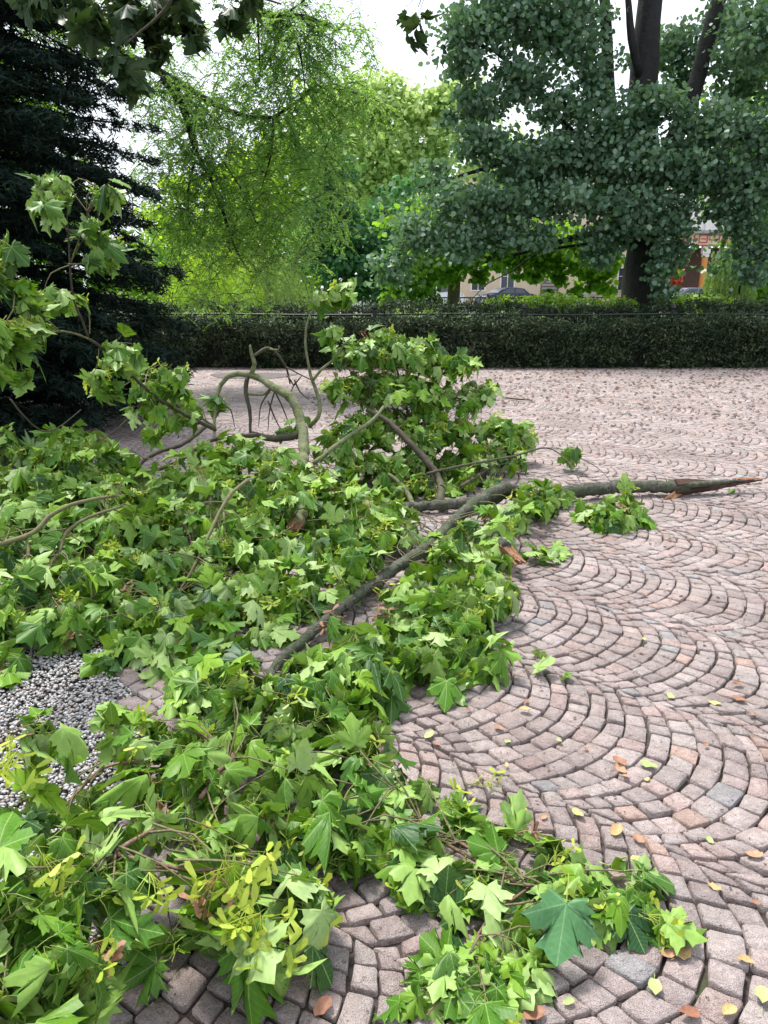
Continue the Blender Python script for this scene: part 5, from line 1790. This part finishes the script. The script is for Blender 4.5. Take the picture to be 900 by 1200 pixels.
for h in holes[:-1]:
    window(b1, h[0], h[1], h[2], h[3], .06)
m = MB()
m.box(dx_ - .85, .08, .1, dx_ + .85, .14, 3.1)
d = m.build("door", M_brown, b1)
for k in range(9):
    m = MB()
    m.box(dx_ - .7, .03, .35 + k * .3, dx_ + .7, .08, .52 + k * .3)
    m.build("slat", M_grey, d)
m = MB()
m.box(-hw - .3, -.35, 11.2, hw + .3, .35, 11.5)
m.box(-hw, -.10, 4.1, hw, -.002, 4.3)
m.build("cornice", M_white, b1)
m = MB()
m.add([(-hw - .4, -.5, 11.5), (hw + .4, -.5, 11.5), (hw + .4, 12.5, 11.5), (-hw - .4, 12.5, 11.5), (-hw + 3, 6, 14.3), (hw - 3, 6, 14.3)],
      [(0, 1, 5, 4), (2, 3, 4, 5), (1, 2, 5), (3, 0, 4), (0, 3, 2, 1)])
m.build("roof", M_roof, b1)
m = MB()
m.box(-1, -2.2, 0, hw - 7, -1.9, .9)
tag(obj("low_wall", m.mesh("low_wall"), M_pave, None, (b1.location.x, 71.5, 0)), "low stone wall in front of the cream building by the dark blue car", "wall")

# portico building with orange columns and red key pattern
YB = 62
b2 = thing("portico", "white building front with orange columns and a red key pattern frieze", "building", (at(830, 335, YB).x, YB, 0))


def lx_(px):
    return at(px, 335, YB).x - b2.location.x


def lz_(py):
    return at(830, py, YB).z


xl, xr = lx_(775), lx_(935)
m = MB()
m.box(xl, 0, lz_(288), xr, .5, lz_(274))
m.build("frieze", M_cream, b2)
m = MB()
m.box(xl - .2, -.3, lz_(273.8), xr + .2, .7, lz_(270))
m.build("cornice", M_grey, b2)
m = MB()
m.box(xl + .1, .1, lz_(269.9), xr - .1, 6, lz_(205))
m.build("upper_wall", M_white, b2)
for px in (801, 823, 845, 867, 889):
    m = MB()
    x = lx_(px)
    m.box(x - .28, -.06, lz_(269.8), x + .28, .098, lz_(230))
    m.build("pilaster", M_white, b2)
for px in (793, 824, 876, 920):
    x = lx_(px)
    m = MB()
    m.box(x - .30, .05, lz_(297), x + .30, .45, lz_(288.1))
    m.box(x - .24, .09, lz_(301), x + .24, .41, lz_(297))
    cap = m.build("capital", M_white, b2)
    m = MB()
    m.tube([(x, .25, 0), (x, .25, lz_(301))], [.26, .23], 14, False)
    m.build("column", M_orange, b2, True)
m = MB()
m.box(xl, 3.0, 0, xr, 3.3, lz_(288.2))
m.build("back_wall", M_recess, b2)
m = MB()
m.box(xl, .0, 0, lx_(788), 3, lz_(288.2))
m.build("side_wall", M_cream, b2)


def strokes(x, z, s, kind):
    """Key-pattern unit of straight red bars."""
    t = .16 * s
    if kind == 0:
        segs = [(0, 0, t, 1), (t, .84, .9, 1), (t, 0, .9, t), (.30, .42, .9, .42 + t)]
    elif kind == 1:
        segs = [(0, 0, t, 1), (t, .84, 1, 1), (.84, .30, 1, .84), (.30, .30, .84, .30 + t), (.30, .30 + t, .30 + t, .62)]
    else:
        segs = [(0, 0, t, 1), (t, .84, .95, 1), (.80, 0, .95, .84), (.30, .35, .80, .35 + t), (-.0, -.0, .30, t)]
    mm = MB()
    for a, b, c_, d_ in segs:
        mm.box(x + a * s, -.05, z + b * s, x + c_ * s, -.003, z + d_ * s)
    return mm


for i, px in enumerate((790, 799, 813, 822, 836, 845, 859, 868, 882, 891)):
    s = .62
    mm = strokes(lx_(px) - .0, lz_(284.6), s, (2, 1, 0, 1, 2)[i % 5] if i else 1)
    mm.build("key_pattern", M_redp, b2)
# sanity: extra hoarding strip with the same red outline at the frieze foot
m = MB()
m.box(xl, -.04, lz_(288.4) + .02, xr, -.002, lz_(288.4) + .10)
m.build("frieze_line", M_redp, b2)
